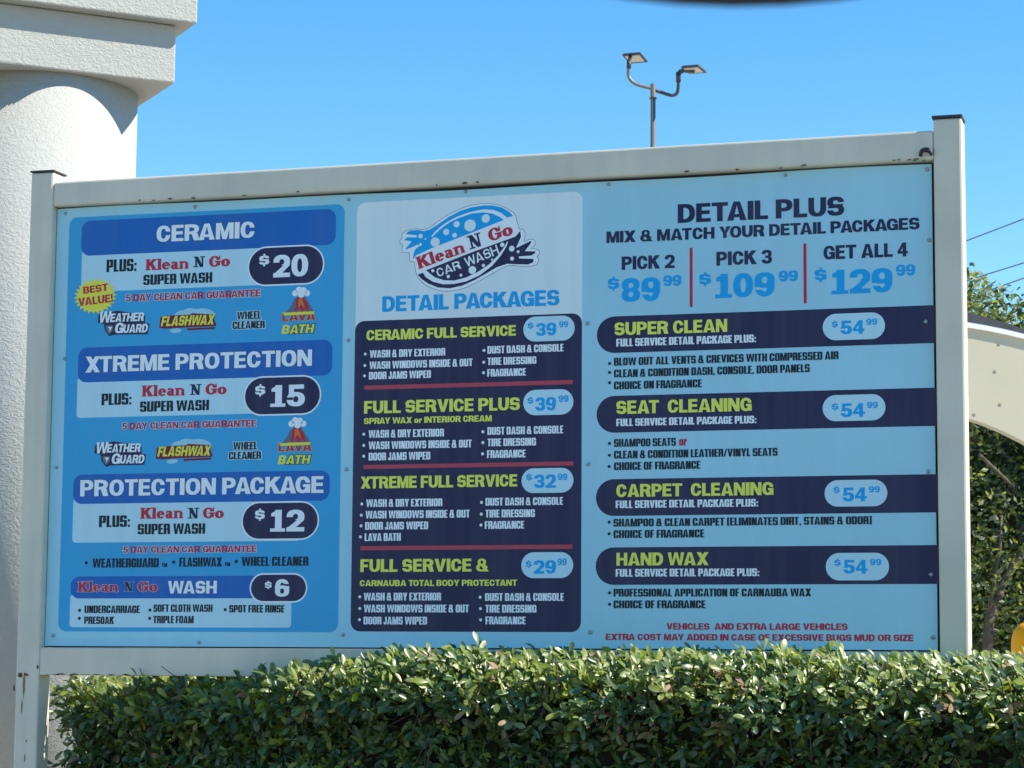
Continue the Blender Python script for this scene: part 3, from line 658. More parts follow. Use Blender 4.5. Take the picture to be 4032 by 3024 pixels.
LST = [('C', 65, 13, [((218, 1447), 'WASH & DRY EXTERIOR', 258, 1478, 915, 1462), ((215, 1547), 'WASH WINDOWS INSIDE & OUT', 255, 1577, 1152, 1553), ((212, 1637), 'DOOR JAMS WIPED', 250, 1668, 790, 1655),
                  ((1252, 1415), 'DUST DASH & CONSOLE', 1282, 1447, 1945, 1420), ((1250, 1518), 'TIRE DRESSING', 1282, 1545, 1708, 1530), ((1248, 1610), 'FRAGRANCE', 1280, 1645, 1617, 1633)]),
       ('D', 48, 9.5, [((147, 363), 'WASH & DRY EXTERIOR', 177, 385, 645, 378), ((147, 433), 'WASH WINDOWS INSIDE & OUT', 177, 457, 818, 445), ((147, 500), 'DOOR JAMS WIPED', 177, 527, 560, 520),
                  ((887, 348), 'DUST DASH & CONSOLE', 915, 367, 1387, 357), ((887, 415), 'TIRE DRESSING', 915, 440, 1217, 431), ((885, 485), 'FRAGRANCE', 912, 512, 1152, 506),
                  ((135, 797), 'WASH & DRY EXTERIOR', 162, 817, 635, 810), ((132, 867), 'WASH WINDOWS INSIDE & OUT', 158, 887, 805, 882), ((130, 933), 'DOOR JAMS WIPED', 155, 957, 547, 955), ((126, 1002), 'LAVA BATH', 152, 1028, 377, 1026),
                  ((878, 787), 'DUST DASH & CONSOLE', 903, 807, 1385, 802), ((877, 860), 'TIRE DRESSING', 902, 882, 1210, 877), ((875, 928), 'FRAGRANCE', 898, 952, 1143, 950),
                  ((122, 1375), 'WASH & DRY EXTERIOR', 147, 1398, 627, 1397), ((122, 1447), 'WASH WINDOWS INSIDE & OUT', 147, 1471, 800, 1472), ((120, 1517), 'DOOR JAMS WIPED', 145, 1546, 540, 1547),
                  ((870, 1377), 'DUST DASH & CONSOLE', 900, 1399, 1390, 1400), ((872, 1448), 'TIRE DRESSING', 902, 1472, 1220, 1473), ((873, 1518), 'FRAGRANCE', 903, 1545, 1153, 1546)])]
for c, h, r, rows in LST:
    for b_, s_, x0, y0, x1, y1 in rows:
        disc(c, *b_, r, MT['white']); T(c, s_, 'I', x0, y0, x1, y1, h, MT['white'])

# ---- logo: two hands washing, drawn from flat shapes
OUT = [(240, 455), (330, 440), (430, 460), (500, 440), (600, 370), (740, 265), (900, 180), (1080, 110), (1250, 78), (1400, 75), (1520, 95), (1640, 140), (1720, 195), (1775, 240), (1800, 350), (1830, 460), (1870, 440), (1910, 480), (1915, 560), (1890, 640),
       (1960, 600), (2030, 590), (2070, 640), (2050, 700), (1985, 735), (2060, 730), (2120, 760), (2130, 800), (2085, 850), (2115, 880), (2105, 940), (2060, 985), (1960, 1000), (1830, 995), (1720, 975), (1600, 1010), (1450, 1090), (1300, 1180), (1150, 1260), (980, 1330),
       (800, 1360), (640, 1345), (480, 1280), (370, 1190), (320, 1090), (300, 960), (290, 925), (240, 925), (220, 880), (235, 800), (180, 795), (120, 790), (110, 740), (140, 690), (90, 660), (85, 610), (120, 590), (115, 530), (160, 480)]
def inset(p, d):
    s = 1 if area(p) > 0 else -1
    return offset(p, d, d, -s)
shape('G', smooth_poly(OUT, 1), MT['grey'], 2, 'logo_outline')
shape('G', smooth_poly(inset(OUT, 7), 1), MT['white'], 3, 'logo_base')
shape('G', [(285, 885), (290, 800), (322, 735), (372, 700), (350, 672), (300, 700), (180, 748), (170, 738), (262, 628), (150, 612), (200, 568), (335, 572), (338, 540), (185, 525), (182, 510), (230, 475), (340, 462), (450, 480), (530, 455), (640, 385), (800, 275), (960, 190), (1130, 135), (1300, 108), (1450, 108), (1580, 140), (1680, 200), (1738, 262), (1660, 280), (1605, 318), (1080, 525), (530, 738), (330, 830)], MT['cyan'], 4, 'logo_upper_hand')
shape('G', [(550, 555), (600, 490), (700, 400), (800, 335), (900, 280), (1100, 205), (1300, 165), (1450, 172), (1560, 215), (1650, 285), (1605, 320), (1540, 272), (1430, 225), (1300, 208), (1130, 225), (930, 298), (810, 355), (700, 435), (610, 515), (560, 570)], MT['white'], 5, 'logo_arc')
for x, y, r in ((605, 640, 70), (765, 492, 47), (917, 380, 46), (1112, 398, 88), (1340, 298, 63), (887, 540, 36), (393, 552, 34), (463, 593, 14), (390, 675, 24)): disc('G', x, y, r, MT['whitec'], 6, 'bubble', 20)
shape('G', [(470, 1048), (1090, 805), (1660, 600), (1770, 560), (1840, 480), (1852, 560), (1780, 722), (1800, 718), (2000, 620), (1998, 650), (1905, 772), (2060, 775), (2055, 800), (2000, 835), (1818, 848), (1825, 878), (2030, 885), (2032, 930), (1960, 965), (1800, 962), (1650, 955), (1500, 1005), (1350, 1092), (1180, 1190), (1000, 1270), (820, 1310), (650, 1300), (500, 1240), (400, 1170), (350, 1110), (425, 1085)], MT['navy'], 4, 'logo_lower_hand')
shape('G', [(425, 1085), (470, 1150), (570, 1215), (720, 1252), (880, 1247), (1050, 1212), (1250, 1122), (1430, 985), (1560, 835), (1640, 705), (1664, 630), (1650, 632), (1605, 715), (1515, 835), (1385, 965), (1220, 1075), (1050, 1155), (880, 1198), (730, 1193), (600, 1150), (520, 1090), (470, 1045)], MT['white'], 5, 'logo_arc')
for x, y, r in ((570, 1055, 24), (795, 1138, 26), (980, 1120, 22), (1145, 1045, 58), (1305, 978, 24), (1430, 893, 15), (1580, 680, 33), (1718, 735, 42), (1810, 780, 22), (1722, 880, 30)): disc('G', x, y, r, MT['white'], 6, 'bubble', 20)
T('G', 'Klean', 'S', 362, 1035, 1050, 785, 172, MT['red'], slab=True, tilt=True, layer=7)
T('G', 'N', 'S', 1105, 752, 1305, 688, 195, MT['navy'], slab=True, tilt=True, layer=7)
T('G', 'Go', 'S', 1400, 640, 1745, 528, 178, MT['red'], slab=True, tilt=True, layer=7)
T('G', 'CAR', 'L', 648, 1150, 985, 1020, 118, MT['white'], tilt=True, layer=7)
T('G', 'WASH', 'L', 1062, 1005, 1540, 808, 132, MT['white'], tilt=True, layer=7)

# ---- right part
T('E', 'DETAIL PLUS', 'F', 573, 468, 1540, 426, 110, MT['navy'])
T('E', 'MIX & MATCH YOUR DETAIL PACKAGES', 'F', 160, 588, 1978, 504, 68, MT['navy'])
T('E', 'PICK 2', 'F', 248, 743, 555, 729, 78, MT['navy']); T('E', 'PICK 3', 'F', 797, 716, 1120, 704, 80, MT['navy']); T('E', 'GET ALL 4', 'F', 1420, 683, 1910, 661, 80, MT['navy'])
for q in ((('E', 642, 613), ('E', 658, 613), ('E', 660, 957), ('E', 642, 957)), (('E', 1304, 588), ('E', 1321, 588), ('E', 1321, 935), ('E', 1302, 935))): quad(list(q), 0.0005, 4, 'divider_bar', MT['red'])
price('E', (167, 864, 233, 861, 82), (248, 929, 470, 920, 138, '89'), (490, 838, 593, 832, 63))
price('E', (697, 837, 766, 834, 82), (790, 906, 1135, 893, 140, '109'), (1160, 811, 1270, 805, 63))
price('E', (1368, 814, 1438, 811, 84), (1465, 886, 1820, 868, 141, '129'), (1842, 779, 1952, 772, 65))
for c, yl0, yl1, yr0, yr1, xl, xr in (('E', 1018, 1228, 943, 1165, 104, 2064), ('F', 88, 299, 40, 265, 102, 2071), ('F', 568, 782, 545, 766, 98, 2083), ('F', 962, 1181, 958, 1182, 96, 2090)):
    quad([(c, xl, yl0), (c, xr + 4, yr0), (c, xr + 4, yr1), (c, xl, yl1)], 0.058, 3, 'heading_band', MT['navy'], skip=('br', 'tr'))
for c, p, t1, h1, t2, d, n, e, s1, s2 in (
    ('E', (1415, 990, 1777, 1149), (207, 1122, 860, 1101), 75, (217, 1187, 1027, 1161, 45), (1467, 1080, 1503, 1079, 45), (1518, 1116, 1658, 1112, 79, '54'), (1668, 1063, 1732, 1059, 37), 'SUPER CLEAN', 8),
    ('F', (1415, 77, 1779, 234), (217, 194, 1003, 173), 77, (217, 262, 1030, 246, 43), (1467, 173, 1507, 172, 45), (1520, 211, 1660, 208, 80, '54'), (1672, 160, 1735, 157, 37), 'SEAT  CLEANING', 6),
    ('F', (1426, 573, 1790, 730), (217, 673, 1130, 664), 75, (213, 738, 1040, 730, 44), (1477, 656, 1514, 655, 45), (1530, 700, 1671, 698, 80, '54'), (1683, 649, 1747, 647, 37), 'CARPET  CLEANING', 3),
    ('F', (1433, 998, 1800, 1158), (217, 1072, 753, 1070, ), 75, (213, 1135, 1047, 1135, 45), (1483, 1079, 1520, 1078, 46), (1535, 1119, 1675, 1118, 80, '54'), (1690, 1071, 1755, 1070, 37), 'HAND WAX', 0)):
    pill(c, *p, s2 if s2 < 4 else 5); T(c, s1, 'F', *t1, h1, MT['lime']); T(c, 'FULL SERVICE DETAIL PACKAGE PLUS:', 'I', *t2, MT['white']); price(c, d, n, e)
for c, rows in (('E', [((178, 1285), 'BLOW OUT ALL VENTS & CREVICES WITH COMPRESSED AIR', 203, 1298, 1507, 1260), ((178, 1337), 'CLEAN & CONDITION DASH, CONSOLE, DOOR PANELS', 203, 1367, 1340, 1334), ((178, 1397), 'CHOICE ON FRAGRANCE', 203, 1435, 713, 1424)]),
                ('F', [((177, 363), 'SHAMPOO SEATS', 203, 383, 563, 377), ((177, 432), 'CLEAN & CONDITION LEATHER/VINYL SEATS', 203, 450, 1153, 436), ((175, 497), 'CHOICE OF FRAGRANCE', 203, 517, 705, 512),
                       ((175, 820), 'SHAMPOO & CLEAN CARPET (ELIMINATES DIRT, STAINS & ODOR)', 200, 842, 1700, 836), ((175, 887), 'CHOICE OF FRAGRANCE', 200, 912, 728, 909),
                       ((177, 1230), 'PROFESSIONAL APPLICATION OF CARNAUBA WAX', 200, 1251, 1348, 1252), ((177, 1297), 'CHOICE OF FRAGRANCE', 200, 1320, 735, 1320)])):
    for b_, s_, x0, y0, x1, y1 in rows: disc(c, *b_, 9, MT['black']); T(c, s_, 'I', x0, y0, x1, y1, 46, MT['navy'] if False else MT['black'])
T('F', 'or', 'I', 582, 376, 627, 375, 38, MT['red'])
T('F', 'VEHICLES  AND EXTRA LARGE VEHICLES', 'F', 508, 1441, 1560, 1449, 38, MT['red'], layer=6)
T('F', 'EXTRA COST MAY ADDED IN CASE OF EXCESSIVE BUGS MUD OR SIZE', 'F', 155, 1501, 1942, 1515, 38, MT['red'], layer=6)

# ---- screws
scr = None
for x, y in ((142, 461), (421, 447), (753, 431), (1006, 414), (1315, 398), (1697, 378), (2003, 366), (140, 775), (753, 735), (1269, 699), (2007, 519), (2000, 695), (122, 1010), (749, 1014), (1270, 1003), (2005, 1019),
             (2011, 1241), (115, 1373), (430, 1388), (741, 1371), (1033, 1379), (1275, 1366), (2015, 1377)):
    u, v = uv('N', x, y)
    if scr is None:
        b = MB(); n = 12; vs = []
        for rr, yy in ((.0050, 0), (.0050, -.0012), (.0038, -.0036), (.0012, -.0044)):
            vs += [(rr * math.cos(2 * PI * k / n), yy, rr * math.sin(2 * PI * k / n)) for k in range(n)]
        fs = [(i * n + k, i * n + (k + 1) % n, (i + 1) * n + (k + 1) % n, (i + 1) * n + k) for i in range(3) for k in range(n)] + [tuple(3 * n + k for k in range(n))]
        b.add(vs, fs); o = scr = b.build('screw', MT['steel'], sign)
    else: o = scr.copy(); COL.objects.link(o); o.parent = sign
    q = P3(u, v, 3.4); o.location = q; o.rotation_euler = (rnd.uniform(-.25, .25), rnd.uniform(0, 6), rnd.uniform(-.25, .25))
    s_ = rnd.uniform(.9, 1.15); o.scale = (s_, 1, s_)

# ---- marks of wear on the frame
def blot(x, z, rx, rz, m, name, y=YF - .0009, seed=0, parent=sign, nn=20, label=None):
    r_ = random.Random(seed); b = MB(); pts = []
    for k in range(nn):
        a = 2 * PI * k / nn; q = r_.uniform(.7, 1.15); pts.append((x + rx * q * math.cos(a), y, z + rz * q * math.sin(a)))
    b.add(pts, [tuple(range(nn))]); fix_normals(b); o = b.build(name, m, parent)
    if label: o['label'] = label
    return o
def atf(c, x, y): a = CR[c]; p = at(a[0] + x / a[2], a[1] + y / a[2], YF); return p.x, p.z
x, z = atf('H', 197, 755); blot(x, z, .0075, .0075, MT['rust'], 'rust_spot', seed=3)
x, z = atf('H', 255, 752); blot(x, z, .0085, .0035, MT['rust'], 'rust_spot', seed=4, y=YF - .0011)
x, z = atf('H', 232, 860); blot(x, z, .0034, .036, MT['rustlt'], 'rust_streak', seed=5)
x, z = atf('H', 212, 1060); blot(x, z, .002, .022, MT['rustlt'], 'rust_streak', seed=6)
x, z = atf('H', 128, 880); blot(x + .003, z, .0035, .010, MT['rust'], 'rust_spot', seed=7)
x, z = atf('H', 368, 680); blot(x - .001, z, .0035, .006, MT['rust'], 'rust_spot', seed=8)
x, z = atf('H', 240, 1560); blot(x, z, .002, .012, MT['rustlt'], 'rust_streak', seed=9)
x, z = atf('H', 255, 1395); blot(x, z, .002, .004, MT['rustlt'], 'rust_spot', seed=10)
rb = random.Random(5)
# crumbs of rust and wasp mud along the underside of the top rail
for k in range(26):
    u_ = rb.choice([.27, .30, .43, .60, 1.22, 1.25, 1.38, 2.36, 2.40, 2.43]) + rb.gauss(0, .012) if rb.random() < .6 else rb.uniform(.05, 2.43)
    if 0.02 < u_ < 2.44: blot(u_, ZB + 1.2245 + rb.uniform(-.0005, .0045), rb.uniform(.002, .0075), rb.uniform(.0012, .0034), MT['grime'] if rb.random() < .7 else MT['rust'], 'grime_spot', y=YF + .0008 - rb.uniform(.0002, .0009), seed=k, nn=9)
for k in range(16):
    u_ = rb.uniform(.02, .30); blot(u_, ZB - .0765 + rb.uniform(-.001, .002), rb.uniform(.003, .012), rb.uniform(.0008, .002), MT['rust'], 'rust_spot', y=YF + .0018 - rb.uniform(.0002, .0008), seed=k + 90, nn=9)
# black hook-shaped scrap of foam hanging at the upper right corner
a_ = 4.589; pts = [at(3550 + x / a_, 400 + y / a_, YF - .006) for x, y in ((345, 990), (348, 930), (368, 885), (410, 868), (470, 872), (510, 895), (530, 935), (533, 975))]
b = MB(); b.tube(pts, [.0042, .0046, .005, .0055, .006, .006, .0048, .003], 8); b.build('foam_hook', MT['rubber'], sign, smooth=True)

# ------------------------------------------------------------------ STUCCO COLUMN at the left
be, ca, cr, cb, hU = 0.7525, 0.3904, 0.3567, 0.0597, 0.217
C0 = Vector((-0.51224, 1.87193, 2.05659 + ZB)); e1 = Vector((math.cos(be), math.sin(be), 0)); e2 = Vector((-math.sin(be), math.cos(be), 0))
cen = C0 - ca * e1 + ca * e2
colm = empty('stucco_column', (cen.x, cen.y, 0), be)
tag(colm, 'thick round white stucco column with a square stepped capital, behind the left end of the sign', 'column')
zc = C0.z
b = MB(); b.lathe([(cr, 0.28), (cr, zc)], 128); o = b.build('shaft', MT['stucco'], colm); 
for p in o.data.polygons: p.use_smooth = len(p.vertices) == 4
b = MB(); b.box(-ca, ca, -ca, ca, zc, zc + hU - .001); b.build('capital', MT['stucco'], colm, bevel=0.006)
A = ca + cb
b = MB(); b.box(-A, A, -A, A, zc + hU, zc + hU + .34); b.build('capital', MT['stucco'], colm, bevel=0.006)
b = MB(); b.box(-ca - .03, ca + .03, -ca - .03, ca + .03, 0, .28); b.build('column_base', MT['stucco'], colm, bevel=0.01)
ent = empty('entrance_canopy', (cen.x, cen.y, 0), be)
tag(ent, 'white stucco beam and flat canopy resting on the round column', 'canopy')
b = MB(); b.box(-6.0, A - .08, -A + .08, A - .08, zc + hU + .341, zc + hU + 1.3); b.build('front_beam', MT['stucco'], ent, bevel=0.006)
b = MB(); b.box(-A + .08, A - .08, A - .079, 5.0, zc + hU + .341, zc + hU + 1.3); b.build('side_beam', MT['stucco'], ent, bevel=0.006)

# ------------------------------------------------------------------ PARKING LOT LAMP
Y = 45.0
def lp(x, y): return at(2350 + x / 3.318, 150 + y / 3.318, Y)
root = empty('parking_lamp', (lp(735, 700).x, Y, 0)); rl = root.location.copy()
tag(root, 'tall twin-headed parking lot light on a grey pole above the sign', 'street lamp')
def loc(p): return tuple(Vector(p) - rl)
top = lp(735, 598); b = MB(); b.tube([(0, 0, 0), (0, 0, top.z)], [.062, .056], 20); b.build('pole', MT['galv'], root, smooth=True)
b = MB(); cz = lp(735, 787).z; b.lathe([(.085, cz - .012), (.085, cz + .012)], 20); b.build('collar', MT['pole'], root)
def curve(pts, n=6):
    P = [Vector(p) for p in pts]; out = []
    for i in range(len(P) - 1):
        p0 = P[max(i - 1, 0)]; p1 = P[i]; p2 = P[i + 1]; p3 = P[min(i + 2, len(P) - 1)]
        for k in range(n):
            t = k / n; out.append(.5 * ((2 * p1) + (p2 - p0) * t + (2 * p0 - 5 * p1 + 4 * p2 - p3) * t * t + (-p0 + 3 * p1 - 3 * p2 + p3) * t ** 3))
    return out + [P[-1]]
al = [loc(lp(x, y) + Vector((0, dy, 0))) for x, y, dy in ((735, 660, 0), (640, 650, -.1), (540, 628, -.2), (475, 580, -.25), (450, 520, -.25), (452, 430, -.25))]
ar = [loc(lp(x, y) + Vector((0, dy, 0))) for x, y, dy in ((735, 672, 0), (840, 700, .1), (950, 722, .2), (1010, 690, .25), (1030, 620, .25), (1033, 540, .25))]
b = MB(); b.tube(curve(al), .038, 12); b.build('arm', MT['galv'], root, smooth=True)
b = MB(); b.tube(curve(ar), .038, 12); b.build('arm', MT['pole'], root, smooth=True)
b = MB(); b.tube([al[-1], Vector(al[-1]) + Vector((.01, 0, .17))], .052, 12); b.build('slip_fitter', MT['pole'], root, smooth=True)
b = MB(); b.tube([ar[-1], Vector(ar[-1]) + Vector((0, 0, .22))], .056, 12); b.build('slip_fitter', MT['pole'], root, smooth=True)
def lamp_head(cx, cy, L, Wd, yaw, tilt, pitch):
    M_ = Matrix.Rotation(math.radians(yaw), 3, 'Z') @ Matrix.Rotation(math.radians(pitch), 3, 'Y') @ Matrix.Rotation(math.radians(tilt), 3, 'X')
    c = Vector(loc(lp(cx, cy)))
    b = MB(); b.box(-L / 2, L / 2, -Wd / 2, Wd / 2, -.02, .035)
    for i, v in enumerate(b.v):
        v = Vector(v)
        if v.z > 0: v.x *= .86; v.y *= .86
        b.v[i] = tuple(M_ @ v + c)
    h = b.build('lamp_head', MT['pole'], root, bevel=.008)
    b = MB(); b.box(-L * .40, L * .38, -Wd * .34, Wd * .34, -.027, -.0205); b.v = [tuple(M_ @ Vector(v) + c) for v in b.v]
    b.build('lamp_lens', MT['lens'], h)
    return c, M_
c1, M1 = lamp_head(500, 258, .47, .40, -14, -17, 3)
c2, M2 = lamp_head(1270, 408, .50, .34, -26, -16, 6)
b = MB(); b.tube([Vector(ar[-1]) + Vector((0, 0, .19)), Vector(ar[-1]) + Vector((.05, 0, .235)), c2 + M2 @ Vector((-.22, 0, 0))], [.05, .055, .045], 10); b.build('tilt_bracket', MT['pole'], root, smooth=True)
b = MB(); b.tube([c2 + M2 @ Vector((-.20, 0, -.03)), c2 + M2 @ Vector((.02, 0, -.055))], [.045, .03], 10); b.build('driver_housing', MT['pole'], root, smooth=True)
b = MB(); b.tube([Vector(al[-1]) + Vector((.01, 0, .15)), c1 + M1 @ Vector((-.06, -.12, -.01))], .04, 10); b.build('tilt_bracket', MT['pole'], root, smooth=True)

# ------------------------------------------------------------------ VAULTED CANOPY at the right, behind the sign
RZ = 0.45
ap = at(3560, 1500, 9.0)
root = empty('vaulted_canopy', (ap.x, 9.0, 0), RZ); rl = root.location.copy()
tag(root, 'cream arched canopy wall with white edge trim and dark roof, right of the sign', 'canopy')
EX = Vector((math.cos(RZ), math.sin(RZ), 0)); NN = Vector((math.sin(RZ), -math.cos(RZ), 0))
def px(x, y):
    d = (x - 2016) / FPX * RIGHT - (y - 1512) / FPX * UP + fwd
    p = CAM + d * ((rl - CAM).dot(NN) / d.dot(NN)); return ((p - rl).dot(EX), p.z)
# outer roof line and inner arch as polynomials fitted through the photograph's points, mirrored about the apex
def fit(P):   # parabola z = a + b*x^2 through two points
    (x0, z0), (x1, z1) = P; b_ = (z1 - z0) / (x1 * x1 - x0 * x0); return z0 - b_ * x0 * x0, b_
aR, bR = fit([px(3830, 1237), px(4032, 1300)])
aT, bT = fit([px(3822, 1272), px(4032, 1316)])
aT2, bT2 = fit([px(3822, 1293), px(4032, 1336)])
aI, bI = fit([px(3826, 1650), px(4032, 1738)])
half = 2.6
def arc(a, b_, hw, n=40): return [(-hw + 2 * hw * k / n, a + b_ * (-hw + 2 * hw * k / n) ** 2) for k in range(n + 1)]
def extr(outer, inner, y0, y1, name, m):
    n = len(outer); b = MB(); vs = [(x, y0, z) for x, z in outer] + [(x, y0, z) for x, z in inner] + [(x, y1, z) for x, z in outer] + [(x, y1, z) for x, z in inner]
    fs = []
    for k in range(n - 1):
        fs += [(n + k, n + k + 1, k + 1, k), (2 * n + k, 2 * n + k + 1, 3 * n + k + 1, 3 * n + k), (k, k + 1, 2 * n + k + 1, 2 * n + k), (3 * n + k, 3 * n + k + 1, n + k + 1, n + k)]
    fs += [(0, 2 * n, 3 * n, n), (n - 1, 2 * n - 1, 4 * n - 1, 3 * n - 1)]
    b.add(vs, fs); return b.build(name, m, root)
t2 = arc(aT2, bT2, half); inn = [(x, max(0.6, aI + bI * x * x)) for x, _ in t2]
inn = [(x, min(z, t2[k][1] - .12)) for k, (x, z) in enumerate(inn)]
extr(t2, inn, 0, .09, 'end_wall', MT['cream'])
extr(arc(aT, bT, half + .02), arc(aT2, bT2, half + .02), -.02, .0, 'edge_trim', MT['trim'])
extr(arc(aR, bR, half + .05), arc(aT + .002, bT, half + .05), -.022, .20, 'roof', MT['roof'])
for sx in (-1, 1):
    for yy in (.1,):
        b = MB(); x_ = sx * (half - .15); b.box(x_ - .13, x_ + .13, yy - .08, yy + .2, 0, aT2 + bT2 * half * half - .12); b.build('post', MT['cream'], root, bevel=.01)
fx = None
for x, y in ((338, 676), (303, 914), (348, 1203), (122, 1290)):
    q = px(3780 + x / 2.212, 1050 + y / 2.212)
    if fx is None:
        b = MB(); b.lathe([(.011, 0), (.011, .0015), (.007, .0025)], 12); o = fx = b.build('wall_bolt', MT['bolt'], root)
    else: o = fx.copy(); COL.objects.link(o); o.parent = root
    o.location = (q[0], 0.0, q[1]); o.rotation_euler = (PI / 2, 0, 0)

# ------------------------------------------------------------------ YELLOW BOLLARD
Y = 5.0
pc = at(4070, 2480, Y); rB = 0.10
bo = empty('bollard', (pc.x, Y, 0)); tag(bo, 'yellow dome-topped safety bollard beyond the hedge at the right edge', 'bollard')
ht = at(4060, 2450, Y).z
b = MB(); b.lathe([(rB, 0)] + [(rB * math.cos(a) ** .6 if a < PI / 2 else .001, ht - rB + rB * math.sin(a)) for a in [PI / 2 * k / 8 for k in range(9)]], 40); b.build('bollard_sleeve', MT['yellow'], bo, smooth=True)
b = MB(); b.lathe([(rB + .05, 0), (rB + .05, .03), (rB + .01, .05)], 32); b.build('base_ring', MT['ground'], bo)

# ------------------------------------------------------------------ POWER LINES
for (x0, y0, x1, y1), lab in (((3819, 943, 4032, 862), 'highest of the three black power lines right of the sign post'), ((3825, 1099, 4032, 1035), 'middle one of the three black power lines right of the sign post'),
                       ((3884, 1147, 4032, 1095), 'lowest of the three black power lines, passing just above the tree top')):
    a_, b_ = at(x0, y0, 38), at(x1, y1, 38); d = b_ - a_
    pts = [a_ - d * 6 + d * (14 * k / 40) + Vector((0, 0, .0025 * ((-6 + 14 * k / 40) * d.length) ** 2 * .4)) for k in range(41)]
    b = MB(); b.tube(pts, .011, 6); tag(b.build('power_line', MT['wire']), lab, 'power line', 'overhead power lines')

# ------------------------------------------------------------------ REAR-VIEW MIRROR of the car the picture is taken from
d0 = (2905 - 2016) / FPX * RIGHT + (1512 + 2) / FPX * UP + fwd
mp_ = CAM + d0 * .58
mir = empty('rear_view_mirror', tuple(mp_), -YAW)
tag(mir, 'lower edge of a dark blurred car mirror at the very top of the picture', 'mirror')
b = MB(); n = 40; rings = []; prof = [(-.016, .90), (-.012, .98), (0, 1.0), (.012, .96), (.02, .80)]
hw, hh = .085, .036
for yy, s_ in prof:
    for k in range(n):
        a = 2 * PI * k / n; c_, s2_ = math.cos(a), math.sin(a)
        b.v.append((hw * s_ * math.copysign(abs(c_) ** 1.0, c_), yy, hh * (1 + s_ * math.copysign(abs(s2_) ** 1.0, s2_))))
for i in range(len(prof) - 1):
    for k in range(n): b.f.append((i * n + k, i * n + (k + 1) % n, (i + 1) * n + (k + 1) % n, (i + 1) * n + k)); b.mi.append(0)
b.f += [tuple(range(n))[::-1], tuple((len(prof) - 1) * n + k for k in range(n))]; b.mi += [0, 0]
b.build('mirror_housing', MT['mirror'], mir, smooth=True)
b = MB(); b.tube([(0, .01, hh * 1.6), (0, .05, hh * 2.6), (0, .08, hh * 3.6)], .008, 10); b.build('mirror_stalk', MT['mirror'], mir, smooth=True)

# ------------------------------------------------------------------ HEDGE
def leaf_geo(L, Wd, fold, curl, tip=.62):
    """obovate leaf: base at origin, along +Y, normal +Z; 10 triangles or so"""
    prof = ((0.0, .10), (.22, .52), (.5, .92), (.74, 1.0), (.92, .62), (1.0, .05))
    vs = []; fs = []
    for t, w in prof:
        z = -curl * t * t * L; hw_ = w * Wd / 2
        vs += [(-hw_, t * L, z + fold * hw_), (0, t * L, z), (hw_, t * L, z + fold * hw_)]
    for i in range(len(prof) - 1):
        a = i * 3; fs += [(a, a + 1, a + 4, a + 3), (a + 1, a + 2, a + 5, a + 4)]
    return vs, fs
def ss(a, b_, x): t = max(0, min(1, (x - a) / (b_ - a))); return t * t * (3 - 2 * t)
def front(x):     # front face of the hedge (y)
    return 0.075 - 0.145 * ss(.02, .42, x) - 0.30 * ss(.35, 1.25, x) + 0.03 * noise.noise(Vector((x * 2.1, 3.3, 0)))
def crest(x):     # height of the hedge top
    return ZB - .112 - .006 * ss(.9, 1.4, x) - .006 * ss(2.3, 2.9, x) + .028 * ss(.45, .75, x) + .055 * ss(.65, 1.3, x) - .012 * ss(2.0, 3.2, x) + .012 * noise.noise(Vector((x * 3.1, 0, 7)))
XL, XR, BACK = 0.012, 5.6, 0.62
hedge = empty('boxwood_hedge', (0, 0, 0)); tag(hedge, 'clipped dense green hedge with sunlit crest growing in front of and under the price board', 'hedge')
# dark inside
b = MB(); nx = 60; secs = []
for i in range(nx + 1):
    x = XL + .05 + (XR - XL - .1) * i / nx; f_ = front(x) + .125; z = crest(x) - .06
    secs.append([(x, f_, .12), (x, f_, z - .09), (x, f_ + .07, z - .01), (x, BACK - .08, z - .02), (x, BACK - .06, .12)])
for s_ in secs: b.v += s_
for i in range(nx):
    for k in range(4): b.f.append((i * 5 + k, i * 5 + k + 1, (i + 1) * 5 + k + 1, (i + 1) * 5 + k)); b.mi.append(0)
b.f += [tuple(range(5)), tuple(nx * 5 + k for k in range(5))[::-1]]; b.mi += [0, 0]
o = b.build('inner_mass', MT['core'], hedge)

variants = [leaf_geo(.029, .0128, .32, .10), leaf_geo(.034, .0138, .20, .24), leaf_geo(.023, .0115, .45, .05), leaf_geo(.031, .0105, .35, .34)]
rl_ = random.Random(21)
def leaf_frame(pos, out, up_bias, k_=None):
    if k_ is None: k_ = max(0, min(1, out.z * 1.4))   # leaves on the crest turn their faces to the light, those on the face hang outwards
    sg = .5 - .14 * k_
    nrm = out * (.75 - .6 * k_) + Vector((.05 + .55 * k_, -.10 - .33 * k_, .40 + .05 * k_)) + Vector((rl_.gauss(0, sg), rl_.gauss(0, sg), rl_.gauss(0, sg)))
    nrm.normalize()
    d = (out + Vector((rl_.gauss(0, .65), rl_.gauss(0, .65), rl_.gauss(0, .5) + up_bias)))
    d = d - nrm * d.dot(nrm)
    if d.length < .05: d = nrm.orthogonal()
    d.normalize(); xax = d.cross(nrm)
    return Matrix(((xax.x, d.x, nrm.x, pos.x), (xax.y, d.y, nrm.y, pos.y), (xax.z, d.z, nrm.z, pos.z), (0, 0, 0, 1)))
